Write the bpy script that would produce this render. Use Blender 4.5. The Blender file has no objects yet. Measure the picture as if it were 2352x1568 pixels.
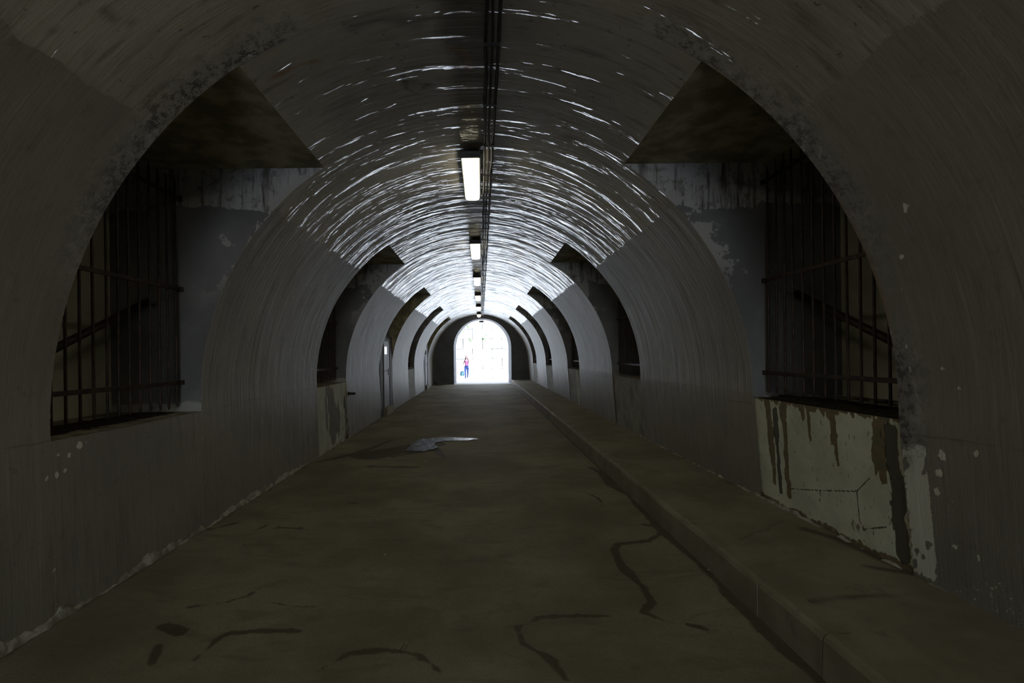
import bpy, bmesh, math, random
import numpy as np
from mathutils import Vector, Matrix

# ------------------------------------------------------------------ camera, world, sun, exposure
F, VPX, VPY, ROLL, H = 1100.0, 1105.0, 815.0, 0.012, 1.80
sc = bpy.context.scene
C = sc.collection
cam_d = bpy.data.cameras.new('camera')
cam = bpy.data.objects.new('camera', cam_d)
C.objects.link(cam)
sc.camera = cam
cam_d.sensor_width = 36.0
cam_d.lens = 36.0 * F / 2352.0
cam_d.shift_x = (1176.0 - VPX) / 2352.0
cam_d.shift_y = (VPY - 784.0) / 2352.0
cam_d.clip_end = 500
cam_d.clip_start = 0.02
cam.matrix_world = Matrix.Translation((0, 0, H)) @ Matrix.Rotation(math.pi / 2, 4, 'X') @ Matrix.Rotation(-ROLL, 4, 'Z')

world = bpy.data.worlds.new('sky')
sc.world = world
world.use_nodes = True
wn = world.node_tree
bg = wn.nodes['Background']
sky = wn.nodes.new('ShaderNodeTexSky')
sky.sky_type = 'NISHITA'
sky.sun_disc = False
sky.sun_elevation = math.radians(58)
sky.sun_rotation = math.radians(150)
wn.links.new(sky.outputs[0], bg.inputs[0])
SKY_STRENGTH = 0.85
bg.inputs[1].default_value = SKY_STRENGTH

sun_d = bpy.data.lights.new('sun', 'SUN')
sun_d.energy = 30.0
sun_d.angle = math.radians(0.6)
sun_d.color = (0.68, 0.79, 1.0)
sun = bpy.data.objects.new('sun', sun_d)
C.objects.link(sun)
# light travels towards +Y and a little to -X, steeply down
sun.rotation_euler = Vector((-0.62, 0.50, -1.0)).to_track_quat('-Z', 'Y').to_euler()

sc.view_settings.view_transform = 'Standard'
sc.view_settings.look = 'None'
sc.view_settings.gamma = 1.0
sc.view_settings.use_curve_mapping = False
sc.view_settings.exposure = 0.0
LAMP_STRENGTH = 9.2
LAMP_COLOR = (1.0, 0.92, 0.68)

rnd = random.Random(7)
rng = np.random.default_rng(11)

# ------------------------------------------------------------------ object helpers
def link(o, parent=None):
    C.objects.link(o)
    if parent is not None:
        o.parent = parent
    return o

def tag(o, label=None, cat=None, group=None, kind=None):
    if label: o['label'] = label
    if cat: o['category'] = cat
    if group: o['group'] = group
    if kind: o['kind'] = kind
    return o

def empty(name, loc=(0, 0, 0), rz=0.0):
    o = bpy.data.objects.new(name, None)
    o.empty_display_size = 0.2
    C.objects.link(o)
    o.location = loc
    o.rotation_euler = (0, 0, rz)
    return o

def mesh_obj(name, verts, faces, mat, parent=None, smooth=False, attrs=None, mat2=None):
    me = bpy.data.meshes.new(name)
    me.from_pydata([tuple(v) for v in verts], [], [tuple(int(i) for i in f) for f in faces])
    me.update()
    if mat: me.materials.append(mat)
    if smooth:
        me.polygons.foreach_set('use_smooth', [True] * len(me.polygons))
    for k, a in (attrs or {}).items():
        a = np.asarray(a, dtype=np.float32)
        if a.ndim == 1:
            at = me.attributes.new(k, 'FLOAT', 'POINT')
            at.data.foreach_set('value', a)
        else:
            at = me.attributes.new(k, 'FLOAT_VECTOR', 'POINT')
            at.data.foreach_set('vector', a.ravel())
    o = bpy.data.objects.new(name, me)
    return link(o, parent)

def bm_obj(name, bm, mat, parent=None, smooth=False):
    me = bpy.data.meshes.new(name)
    bmesh.ops.recalc_face_normals(bm, faces=bm.faces)
    bm.to_mesh(me)
    bm.free()
    if mat: me.materials.append(mat)
    if smooth:
        me.polygons.foreach_set('use_smooth', [True] * len(me.polygons))
    o = bpy.data.objects.new(name, me)
    return link(o, parent)

def add_box(bm, x0, x1, y0, y1, z0, z1, bevel=0.0):
    g = bmesh.ops.create_cube(bm, size=1.0)
    vs = g['verts']
    for v in vs:
        v.co = Vector(((x0 + x1) / 2 + v.co.x * (x1 - x0), (y0 + y1) / 2 + v.co.y * (y1 - y0), (z0 + z1) / 2 + v.co.z * (z1 - z0)))
    if bevel:
        es = list({e for v in vs for e in v.link_edges})
        bmesh.ops.bevel(bm, geom=es, offset=bevel, segments=1, affect='EDGES')

def add_tube(bm, pts, r, n=8, caps=True, tip0=None, tip1=None):
    pts = [Vector(p) for p in pts]
    rs = r if isinstance(r, (list, tuple)) else [r] * len(pts)
    rings = []
    for i, p in enumerate(pts):
        a = pts[max(i - 1, 0)]
        b = pts[min(i + 1, len(pts) - 1)]
        d = (b - a).normalized()
        up = Vector((0, 0, 1)) if abs(d.z) < 0.9 else Vector((0, 1, 0))
        s = d.cross(up).normalized()
        t = s.cross(d).normalized()
        rings.append([bm.verts.new(p + s * math.cos(2 * math.pi * k / n) * rs[i] + t * math.sin(2 * math.pi * k / n) * rs[i]) for k in range(n)])
    for i in range(len(rings) - 1):
        for k in range(n):
            bm.faces.new((rings[i][k], rings[i][(k + 1) % n], rings[i + 1][(k + 1) % n], rings[i + 1][k]))
    if caps:
        bm.faces.new(list(reversed(rings[0])))
        bm.faces.new(rings[-1])

# ------------------------------------------------------------------ numpy noise
def _hash(ix, iy, seed):
    h = (ix.astype(np.int64) * 374761393 + iy.astype(np.int64) * 668265263 + seed * 974634777) & 0xFFFFFFFF
    h = ((h ^ (h >> 13)) * 1274126177) & 0xFFFFFFFF
    h = h ^ (h >> 16)
    return (h & 0xFFFF) / 65535.0 * 2 - 1

def vnoise(x, y, seed=0):
    x = np.asarray(x, float); y = np.asarray(y, float)
    ix = np.floor(x); iy = np.floor(y)
    fx = x - ix; fy = y - iy
    fx = fx * fx * (3 - 2 * fx); fy = fy * fy * (3 - 2 * fy)
    a = _hash(ix, iy, seed); b = _hash(ix + 1, iy, seed)
    c = _hash(ix, iy + 1, seed); d = _hash(ix + 1, iy + 1, seed)
    return (a * (1 - fx) + b * fx) * (1 - fy) + (c * (1 - fx) + d * fx) * fy

def fbm(x, y, seed=0, oct=4):
    s = 0; a = 1.0; t = 0
    for i in range(oct):
        s = s + a * vnoise(x * 2 ** i, y * 2 ** i, seed + i * 17); t += a; a *= 0.55
    return s / t

def sstep(a, b, x):
    t = np.clip((x - a) / (b - a), 0, 1)
    return t * t * (3 - 2 * t)

def polydist(px, py, pts):
    """signed-width distance: returns distance minus interpolated half width"""
    d = np.full(np.shape(px), 1e9)
    if len(pts) == 1:
        x, y, w = pts[0]
        return np.hypot(px - x, py - y) - w
    for (x0, y0, w0), (x1, y1, w1) in zip(pts[:-1], pts[1:]):
        dx, dy = x1 - x0, y1 - y0
        t = np.clip(((px - x0) * dx + (py - y0) * dy) / (dx * dx + dy * dy + 1e-12), 0, 1)
        d = np.minimum(d, np.hypot(px - x0 - t * dx, py - y0 - t * dy) - (w0 + (w1 - w0) * t))
    return d

# pixel -> place on a real surface (used only to read off where stains and cracks of the photograph lie)
def ray(x, y):
    dx, dy = x - VPX, y - VPY
    return (dx - dy * ROLL) / F, 1.0, -(dy + dx * ROLL) / F
def on_plane_z(x, y, z):
    a, b, c = ray(x, y); t = (z - H) / c
    return a * t, t
def on_plane_x(x, y, X):
    a, b, c = ray(x, y); t = X / a
    return t, H + c * t

# ------------------------------------------------------------------ tunnel profile
X0, CZ, R = -0.05, 1.355, 2.94
XL0, XR0, ZR0 = -2.96, 3.00, 0.24
PAINT_Z, SOFFIT_Z = 3.37, 3.82
SILL = {-1: 1.235, 1: 1.315}
Y_BACK, Y_END = -9.0, 29.8
WALL_ARC = R * math.asin((PAINT_Z - CZ) / R)
BAYS = [(-7.55, -5.75), (-2.10, -0.30), (3.32, 5.11), (8.70, 10.58), (14.10, 16.02), (19.55, 21.40), (24.95, 26.75)]
BLIND = {(-1, 4), (-1, 6)}          # bays on the left closed by a wall with a door

def prof(side, z):
    """x of the undisplaced lining at height z"""
    z = np.asarray(z, float)
    if side < 0:
        low = XL0 + (X0 - R - XL0) * np.clip(z / CZ, -1, 1)
    else:
        low = XR0 + (X0 + R - XR0) * np.clip(z / CZ, -1, 1)
    hi = X0 + side * np.sqrt(np.maximum(R * R - (z - CZ) ** 2, 0))
    return np.where(z > CZ, hi, low)

def ridges(a, y):
    # board marks running round the vault
    n1 = vnoise(a * 1.1 + 31 + 0.6 * fbm(a * .5, y * .7, 8), y * 11.0, 5)
    n2 = vnoise(a * 2.3 + 7, y * 23.0, 6)
    return (0.0016 * n1 + 0.0005 * n2) * (0.35 + 0.65 * sstep(4.0, 9.0, y))

def lining(ang, low, y):
    """ang: angle round the vault (0 right spring, pi left spring); returns displaced point"""
    pass

def wall_pt(side, z, y):
    z = np.asarray(z, float); y = np.asarray(y, float)
    x = prof(side, z)
    nx = np.where(z > CZ, (x - X0) / R, side); nz = np.where(z > CZ, (z - CZ) / R, 0.0)
    arc = np.where(z > CZ, CZ + R * np.arcsin(np.clip((z - CZ) / R, -1, 1)), z)
    d = 0.010 * fbm(arc * 0.9 + 5 * side, y * 0.8, 1 if side < 0 else 2) + 0.0025 * vnoise(arc * 1.2, y * 9, 3)
    t = sstep(PAINT_Z - 0.25, PAINT_Z + 0.1, z)
    a = side * (math.pi / 2 * R - R * np.arcsin(np.clip((z - CZ) / R, -1, 1)))
    d = d + t * ridges(a, y)
    return np.stack([x + nx * d, y + 0 * x, z + nz * d], -1)

def vault_pt(a, y):
    """a: signed arc length from the crown"""
    th = a / R
    z = CZ + R * np.cos(th)
    side = np.sign(a)
    x = X0 + R * np.sin(th)
    arc = CZ + R * (math.pi / 2 - np.abs(th))
    dl = 0.010 * fbm(arc * 0.9 - 5, y * 0.8, 1) + 0.0025 * vnoise(arc * 1.2, y * 9, 3)
    dr = 0.010 * fbm(arc * 0.9 + 5, y * 0.8, 2) + 0.0025 * vnoise(arc * 1.2, y * 9, 3)
    w = sstep(-0.5, 0.5, a)
    d = dl * (1 - w) + dr * w
    t = sstep(PAINT_Z - 0.25, PAINT_Z + 0.1, z)
    d = d + t * ridges(a, y)
    return np.stack([x + np.sin(th) * d, y + 0 * x, z + np.cos(th) * d], -1)

def y_lines(segs, breaks):
    ys = []
    cuts = sorted(set([segs[0][0]] + [s[1] for s in segs] + [b for b in breaks]))
    def step(y):
        for a, b, st in segs:
            if a <= y < b: return st
        return segs[-1][2]
    for a, b in zip(cuts[:-1], cuts[1:]):
        n = max(1, int(round((b - a) / step((a + b) / 2))))
        ys += list(np.linspace(a, b, n, endpoint=False))
    ys.append(cuts[-1])
    return np.array(ys)

def grid_faces(nu, nv, keep):
    """vertices indexed [i*nv+j]; keep[i,j] boolean per cell"""
    i, j = np.nonzero(keep)
    a = i * nv + j
    return np.stack([a, a + 1, a + nv + 1, a + nv], 1)

BREAKS = [y for b in BAYS for y in b]
WALL_SEGS = [(Y_BACK, 1.0, 0.25), (1.0, 8.8, 0.022), (8.8, 17.0, 0.05), (17.0, Y_END, 0.1)]

# ------------------------------------------------------------------ materials
class NT:
    def __init__(s, name, rough=0.6, spec=0.3):
        s.m = bpy.data.materials.new(name); s.m.use_nodes = True
        s.t = s.m.node_tree; s.b = s.t.nodes['Principled BSDF']
        s.set('Roughness', rough); s.set('Specular IOR Level', spec)
    def set(s, k, v):
        if isinstance(v, bpy.types.NodeSocket): s.t.links.new(v, s.b.inputs[k])
        else: s.b.inputs[k].default_value = v
    def n(s, t, **kw):
        nd = s.t.nodes.new(t)
        for k, v in kw.items(): setattr(nd, k, v)
        return nd
    def put(s, sock, v):
        if isinstance(v, bpy.types.NodeSocket): s.t.links.new(v, sock)
        else: sock.default_value = v
    def math(s, op, a, b=0.0, clamp=False):
        nd = s.n('ShaderNodeMath', operation=op, use_clamp=clamp); s.put(nd.inputs[0], a); s.put(nd.inputs[1], b); return nd.outputs[0]
    def mapr(s, v, a, b, c=0.0, d=1.0):
        nd = s.n('ShaderNodeMapRange'); nd.interpolation_type = 'SMOOTHSTEP'
        s.put(nd.inputs[0], v); s.put(nd.inputs[1], a); s.put(nd.inputs[2], b); s.put(nd.inputs[3], c); s.put(nd.inputs[4], d); return nd.outputs[0]
    def mix(s, f, a, b):
        nd = s.n('ShaderNodeMix', data_type='RGBA'); s.put(nd.inputs[0], f)
        s.put(nd.inputs[6], a if isinstance(a, bpy.types.NodeSocket) else (*a, 1)); s.put(nd.inputs[7], b if isinstance(b, bpy.types.NodeSocket) else (*b, 1)); return nd.outputs[2]
    def attr(s, name, vec=False):
        nd = s.n('ShaderNodeAttribute', attribute_name=name); return nd.outputs['Vector'] if vec else nd.outputs['Fac']
    def geo(s):
        return s.n('ShaderNodeNewGeometry').outputs['Position']
    def scale(s, v, sc_):
        nd = s.n('ShaderNodeMapping'); s.put(nd.inputs[0], v); nd.inputs['Scale'].default_value = sc_; return nd.outputs[0]
    def noise(s, v, scale, detail=4, rough=0.55, dist=0.0):
        nd = s.n('ShaderNodeTexNoise'); s.put(nd.inputs['Vector'], v); nd.inputs['Scale'].default_value = scale
        nd.inputs['Detail'].default_value = detail; nd.inputs['Roughness'].default_value = rough; nd.inputs['Distortion'].default_value = dist
        return nd.outputs[0]
    def xyz(s, v):
        nd = s.n('ShaderNodeSeparateXYZ'); s.put(nd.inputs[0], v); return nd.outputs
    def bump(s, h, strength=0.3, dist=0.01, prev=None):
        nd = s.n('ShaderNodeBump'); nd.inputs['Strength'].default_value = strength; nd.inputs['Distance'].default_value = dist
        s.put(nd.inputs['Height'], h)
        if prev is not None: s.put(nd.inputs['Normal'], prev)
        return nd.outputs[0]

WHITE = (0.42, 0.42, 0.36)
TAUPE = (0.195, 0.180, 0.150)

def mat_lining(name, gloss):
    m = NT(name, 0.6, 0.35)
    pos = m.geo(); ay = m.attr('arcy', True)
    z = m.xyz(pos)[2]
    big = m.noise(pos, 0.9, 5)
    mid = m.noise(m.scale(ay, (0.7, 6, 1)), 2.2, 5, 0.6)
    fine = m.noise(pos, 60, 3)
    # dado colour
    dado = m.mix(m.mapr(big, 0.35, 0.65), TAUPE, (0.235, 0.215, 0.175))
    dado = m.mix(m.mapr(mid, 0.52, 0.75, 0, 0.55), dado, (0.125, 0.115, 0.098))
    dado = m.mix(m.mapr(m.noise(m.scale(ay, (.5, 14, 1)), 1.5, 4), 0.55, 0.75, 0, 0.35), dado, (0.30, 0.285, 0.245))
    dado = m.mix(m.mapr(m.noise(pos, 8, 6, 0.72), 0.58, 0.68, 0, 0.5), dado, (0.13, 0.115, 0.09))
    dado = m.mix(m.mapr(m.noise(m.scale(pos, (3, 3, .35)), 3.0, 5, 0.65), 0.56, 0.70, 0, 0.35), dado, (0.14, 0.12, 0.095))
    st = m.noise(m.scale(ay, (0.6, 7, 1)), 1.6, 6, 0.70, 0.6)
    ff = m.mapr(m.xyz(pos)[1], 4.8, 9.5, 0.12, 1.0)
    dado = m.mix(m.math('MULTIPLY', ff, m.mapr(st, 0.52, 0.64, 0, 0.6)), dado, (0.11, 0.10, 0.085))
    dado = m.mix(m.math('MULTIPLY', ff, m.mapr(st, 0.46, 0.36, 0, 0.5)), dado, (0.33, 0.315, 0.27))
    # upper paint
    up = m.mix(m.mapr(big, 0.35, 0.65), (0.35, 0.33, 0.28), (0.27, 0.25, 0.21))
    up = m.mix(m.mapr(mid, 0.5, 0.72, 0, 0.75), up, (0.13, 0.115, 0.095))
    speck = m.noise(pos, 14, 5, 0.7)
    up = m.mix(m.mapr(speck, 0.62, 0.70, 0, 0.75), up, (0.06, 0.05, 0.04))
    rn = m.noise(m.scale(ay, (0.6, 5, 1)), 1.3, 4)
    up = m.mix(m.mapr(rn, 0.66, 0.78, 0, 0.6), up, (0.20, 0.09, 0.03))
    zz = m.math('ADD', z, m.math('MULTIPLY', m.math('SUBTRACT', m.noise(pos, 3.2, 6, 0.65), 0.5), 0.16))
    f = m.mapr(zz, PAINT_Z - 0.006, PAINT_Z + 0.006)
    col = m.mix(f, dado, up)
    # faint pour line
    line = m.math('ABSOLUTE', m.math('SUBTRACT', m.math('ADD', z, m.math('MULTIPLY', m.noise(pos, 1.1, 3), 0.12)), 1.31))
    lm = m.math('MULTIPLY', m.mapr(line, 0.0, 0.012, 0.55, 0), m.mapr(m.noise(pos, 2.3, 2), 0.42, 0.6))
    col = m.mix(lm, col, (0.09, 0.08, 0.065))
    # worn patches from the mesh
    chipf = m.math('MULTIPLY', m.mapr(m.math('ADD', m.attr('chip'), m.math('MULTIPLY', m.math('SUBTRACT', m.noise(pos, 38, 5, 0.7), 0.5), 1.1)), 0.52, 0.58), m.mapr(m.attr('chip'), 0.02, 0.12))
    col = m.mix(chipf, col, (0.60, 0.60, 0.52))
    col = m.mix(m.math('MULTIPLY', m.attr('crumble'), m.mapr(m.noise(pos, 13, 6, 0.78), 0.49, 0.56)), col, (0.05, 0.042, 0.03))
    col = m.mix(m.math('MULTIPLY', m.attr('crumble'), m.mapr(m.noise(pos, 9, 6, 0.7, 1.0), 0.53, 0.60, 0, .6)), col, (0.42, 0.39, 0.33))
    col = m.mix(m.attr('dark'), col, (0.06, 0.053, 0.043))
    col = m.mix(m.attr('rust'), col, (0.21, 0.10, 0.035))
    m.set('Base Color', col)
    gl = m.math('MULTIPLY', f, m.mapr(m.noise(pos, 5, 3), 0.3, 0.7, 0.75, 1.0))
    m.set('Roughness', m.mapr(f, 0, 1, 0.48, gloss))
    m.set('Specular IOR Level', m.mapr(gl, 0, 1, 0.32, 0.15))
    gl2 = m.math('MULTIPLY', m.math('MULTIPLY', gl, m.mapr(m.noise(m.scale(ay, (1.0, 3.0, 1)), 1.6, 5, 0.65), 0.36, 0.50, 0.3, 1.0)), m.math('SUBTRACT', 1.0, m.attr('dark')), clamp=True)
    m.set('Coat Weight', gl2); m.set('Coat Roughness', 0.075); m.set('Coat IOR', 1.9)
    r1 = m.noise(m.scale(ay, (0.55, 9, 1)), 2.0, 4, 0.6, 0.4)
    r2 = m.noise(m.scale(ay, (2.2, 13, 1)), 3.0, 3, 0.6, 0.3)
    h = m.math('ADD', m.math('MULTIPLY', r1, m.mapr(f, 0, 1, 0.8, 1.0)), m.math('MULTIPLY', r2, m.mapr(f, 0, 1, 0.3, 0.35)))
    b = m.bump(h, 0.40, 0.02)
    k1 = m.noise(m.scale(ay, (1.0, 4.6, 1)), 1.0, 3.5, 0.45, 0.5)
    k2 = m.noise(m.scale(ay, (2.0, 13.0, 1)), 1.0, 2, 0.5, 0.3)
    cb = m.bump(m.math('ADD', m.math('MULTIPLY', k1, 1.0), m.math('MULTIPLY', k2, 0.16)), 1.0, 0.042)
    m.set('Coat Normal', m.bump(m.noise(pos, 40, 3), 0.15, 0.003, cb))
    b = m.bump(m.noise(pos, 34, 5, 0.65), 0.35, 0.004, b)
    cr = m.math('MULTIPLY', m.noise(pos, 18, 6, 0.75), m.attr('crumble'))
    b = m.bump(cr, 0.9, 0.05, b)
    m.set('Normal', b)
    return m.m

M_LIN = mat_lining('painted_concrete_lining', 0.5)

def mat_alcove():
    m = NT('alcove_plaster', 0.7, 0.25)
    pos = m.geo(); z = m.xyz(pos)[2]
    lo = m.mix(m.mapr(m.noise(pos, 1.3, 4), 0.35, 0.65), (0.19, 0.19, 0.195), (0.13, 0.13, 0.135))
    drip = m.noise(m.scale(pos, (7, 7, 0.7)), 2.0, 5, 0.65)
    hi = m.mix(m.mapr(drip, 0.48, 0.66), (0.40, 0.40, 0.40), (0.10, 0.09, 0.08))
    hi = m.mix(m.mapr(m.noise(pos, 9, 5, 0.7), 0.5, 0.64, 0, .7), hi, (0.13, 0.12, 0.10))
    zz = m.math('ADD', z, m.math('MULTIPLY', m.math('SUBTRACT', m.noise(pos, 1.6, 6, 0.6), 0.5), 0.5))
    col = m.mix(m.mapr(zz, 3.36, 3.375), lo, hi)
    xx = m.math('SUBTRACT', m.xyz(pos)[0], X0); zc = m.math('MAXIMUM', m.math('SUBTRACT', z, CZ), 0.0)
    rr = m.math('SQRT', m.math('ADD', m.math('MULTIPLY', xx, xx), m.math('MULTIPLY', zc, zc)))
    rim = m.math('ADD', rr, m.math('MULTIPLY', m.math('SUBTRACT', m.noise(pos, 2.6, 7, 0.68), 0.5), 1.5))
    col = m.mix(m.math('MULTIPLY', m.mapr(rim, R + 0.03, R + 0.045, 1, 0), m.mapr(z, 2.3, 3.0)), col, (0.36, 0.36, 0.35))
    foot = m.math('ADD', z, m.math('MULTIPLY', m.math('SUBTRACT', m.noise(pos, 6, 5, 0.7), 0.5), 0.16))
    col = m.mix(m.mapr(foot, 1.31, 1.33, 1, 0), col, (0.34, 0.34, 0.33))
    m.set('Base Color', col)
    m.set('Normal', m.bump(m.noise(pos, 20, 6, 0.65), 0.4, 0.012))
    return m.m
M_ALC = mat_alcove()

def mat_simple(name, c1, c2, scale=5, rough=0.7, spec=0.25, bump=0.3, bscale=30, bd=0.006, metal=0.0, stretch=None):
    m = NT(name, rough, spec)
    pos = m.geo()
    p = m.scale(pos, stretch) if stretch else pos
    m.set('Base Color', m.mix(m.mapr(m.noise(p, scale, 5, 0.6), 0.38, 0.62), c1, c2))
    m.set('Metallic', metal)
    if bump: m.set('Normal', m.bump(m.noise(pos, bscale, 5, 0.6), bump, bd))
    return m.m
M_SOFFIT = mat_simple('soffit_concrete', (0.20, 0.18, 0.11), (0.40, 0.36, 0.235), 3.5, 0.8, bump=0.5, bscale=14, bd=0.02)
M_BACKW = mat_simple('alcove_back_plaster', (0.42, 0.42, 0.32), (0.58, 0.57, 0.44), 1.6, 0.8)
M_SILL = mat_simple('dirty_sill', (0.26, 0.24, 0.17), (0.12, 0.11, 0.075), 6, 0.85, bump=0.7, bscale=26, bd=0.01)
M_IRON = mat_simple('rusty_iron', (0.022, 0.019, 0.018), (0.060, 0.036, 0.026), 18, 0.55, 0.4, 0.5, 60, 0.002, 0.3)
M_ENDW = mat_simple('end_wall_concrete', (0.10, 0.105, 0.125), (0.14, 0.145, 0.165), 1.0, 0.65, 0.3)
M_REVEAL = mat_simple('portal_reveal_plaster', (0.16, 0.16, 0.175), (0.11, 0.11, 0.12), 3.0, 0.7)
M_DIRT = mat_simple('black_dirt', (0.016, 0.013, 0.009), (0.045, 0.035, 0.022), 22, 0.95, 0.1, 0.8, 60, 0.01)
M_WOOD = mat_simple('grey_broken_wood', (0.19, 0.17, 0.11), (0.11, 0.10, 0.07), 14, 0.8, stretch=(1, 6, 6))
M_PAPER = mat_simple('pale_paper', (0.55, 0.53, 0.46), (0.42, 0.40, 0.34), 40, 0.8, bump=0)
M_LEAF = mat_simple('dry_leaf', (0.25, 0.22, 0.07), (0.13, 0.12, 0.04), 40, 0.7, bump=0)
M_CABLE = mat_simple('black_cable', (0.014, 0.013, 0.012), (0.03, 0.028, 0.025), 8, 0.5, 0.35, 0)
M_HOUSE = mat_simple('lamp_housing_grey', (0.07, 0.07, 0.065), (0.10, 0.10, 0.09), 10, 0.6, 0.3, 0)
M_DOOR = mat_simple('grey_door_paint', (0.24, 0.24, 0.245), (0.19, 0.19, 0.195), 3, 0.5, 0.35, 0.1)
M_PIPE = mat_simple('black_pipe', (0.01, 0.01, 0.01), (0.02, 0.018, 0.016), 8, 0.5, 0.4, 0)
M_HANDLE = mat_simple('worn_steel', (0.3, 0.3, 0.3), (0.2, 0.2, 0.2), 8, 0.35, 0.5, 0, metal=1.0)
M_MORTAR = mat_simple('crumbling_mortar', (0.42, 0.40, 0.33), (0.19, 0.18, 0.14), 9, 0.85, bump=0.8, bscale=40, bd=0.01)
M_STONE = mat_simple('pale_limestone', (0.80, 0.79, 0.75), (0.70, 0.68, 0.63), 2, 0.8, bump=0.4, bscale=12, bd=0.02)
M_JOINT = mat_simple('grey_joint_mortar', (0.34, 0.33, 0.31), (0.28, 0.27, 0.25), 4, 0.9)
M_OUTG = mat_simple('pale_outdoor_paving', (0.66, 0.62, 0.54), (0.56, 0.53, 0.47), 1.5, 0.8)
M_GREEN = mat_simple('ivy_leaf', (0.10, 0.15, 0.06), (0.17, 0.22, 0.10), 8, 0.5, 0.4, 0)

def mat_floor(name='floor_concrete'):
    m = NT(name, 0.8, 0.12)
    pos = m.geo()
    big = m.noise(pos, 0.7, 6, 0.6)
    sw = m.noise(m.scale(pos, (1.0, 2.6, 1)), 1.4, 6, 0.6, 1.2)
    col = m.mix(m.mapr(big, 0.35, 0.65), (0.175, 0.155, 0.105), (0.275, 0.25, 0.175))
    col = m.mix(m.mapr(sw, 0.50, 0.68, 0, 0.55), col, (0.135, 0.118, 0.076))
    col = m.mix(m.mapr(m.noise(pos, 90, 3, 0.6), 0.35, 0.7, 0, 0.3), col, (0.10, 0.09, 0.06))
    damp = m.mapr(m.math('ADD', m.attr('damp'), m.math('MULTIPLY', m.math('SUBTRACT', m.noise(pos, 26, 5, 0.65), 0.5), 0.7)), 0.15, 0.75, 0, 0.75)
    col = m.mix(damp, col, (0.052, 0.043, 0.025))
    m.set('Base Color', col)
    r = m.mapr(sw, 0.4, 0.7, 0.85, 0.7)
    m.set('Roughness', m.math('SUBTRACT', r, m.math('MULTIPLY', m.attr('wet'), 0.2)))
    b = m.bump(m.noise(pos, 45, 5, 0.65), 0.35, 0.006)
    b = m.bump(m.noise(m.scale(pos, (1, 3, 1)), 5, 4), 0.25, 0.015, b)
    m.set('Normal', b)
    return m.m
M_FLOOR = mat_floor()

def mat_walk(name):
    m = NT(name, 0.7, 0.25)
    pos = m.geo()
    col = m.mix(m.mapr(m.noise(pos, 1.6, 6, 0.6), 0.35, 0.65), (0.185, 0.162, 0.108), (0.26, 0.232, 0.165))
    col = m.mix(m.mapr(m.noise(pos, 6, 5, 0.7), 0.55, 0.72, 0, 0.5), col, (0.12, 0.105, 0.07))
    col = m.mix(m.attr('damp'), col, (0.055, 0.045, 0.027))
    m.set('Base Color', col)
    m.set('Normal', m.bump(m.noise(pos, 50, 5, 0.65), 0.35, 0.006))
    return m.m
M_WALK = mat_walk('sidewalk_concrete')

def mat_parapet():
    m = NT('stained_parapet', 0.7, 0.25)
    pos = m.geo()
    base = m.mix(m.mapr(m.noise(pos, 3, 5), 0.35, 0.65), (0.50, 0.51, 0.40), (0.62, 0.63, 0.50))
    sp = m.noise(m.scale(pos, (1, 1, 0.45)), 30, 5, 0.7)
    base = m.mix(m.mapr(sp, 0.60, 0.68, 0, 0.8), base, (0.11, 0.10, 0.07))
    gray = m.mix(m.mapr(m.noise(pos, 5, 4), 0.4, 0.6), TAUPE, (0.15, 0.14, 0.115))
    col = m.mix(m.attr('gray'), base, gray)
    nn = m.math('MULTIPLY', m.math('SUBTRACT', m.noise(m.scale(pos, (1, 1, .3)), 32, 5, 0.7), 0.5), 0.9)
    col = m.mix(m.mapr(m.math('ADD', m.attr('rust'), nn), 0.38, 0.56, 0, 0.9), col, m.mix(m.mapr(m.noise(pos, 16, 4), .4, .6), (0.155, 0.095, 0.035), (0.10, 0.075, 0.035)))
    col = m.mix(m.mapr(m.math('ADD', m.attr('dark'), nn), 0.36, 0.56, 0, 0.9), col, (0.045, 0.038, 0.024))
    m.set('Base Color', col)
    m.set('Normal', m.bump(m.noise(pos, 28, 6, 0.7), 0.4, 0.008))
    return m.m
M_PAR = mat_parapet()

def mat_emit(name, col, strength):
    m = bpy.data.materials.new(name); m.use_nodes = True
    t = m.node_tree; t.nodes.clear()
    e = t.nodes.new('ShaderNodeEmission'); e.inputs[0].default_value = (*col, 1); e.inputs[1].default_value = strength
    o = t.nodes.new('ShaderNodeOutputMaterial'); t.links.new(e.outputs[0], o.inputs[0])
    return m
M_LAMP = mat_emit('lamp_diffuser_lit', LAMP_COLOR, LAMP_STRENGTH)

M_EMERG = mat_emit('emergency_light_lit', (0.9, 0.95, 1.0), 1.4)

def mat_water():
    m = NT('puddle_water', 0.07, 0.5)
    pos = m.geo()
    m.set('Base Color', (0.022, 0.020, 0.016, 1))
    m.set('Roughness', m.mapr(m.noise(pos, 9, 4), 0.35, 0.6, 0.24, 0.38)); m.set('Specular IOR Level', 0.35)
    m.set('Normal', m.bump(m.noise(pos, 40, 3), 0.15, 0.004))
    return m.m
M_WATER = mat_water()

# ------------------------------------------------------------------ side walls
def in_opening(side, yc, zc):
    hit = np.zeros(np.broadcast(yc, zc).shape, bool)
    for k, (a, b) in enumerate(BAYS):
        hit |= (yc > a) & (yc < b) & (zc < SOFFIT_Z)
    return hit

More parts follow.
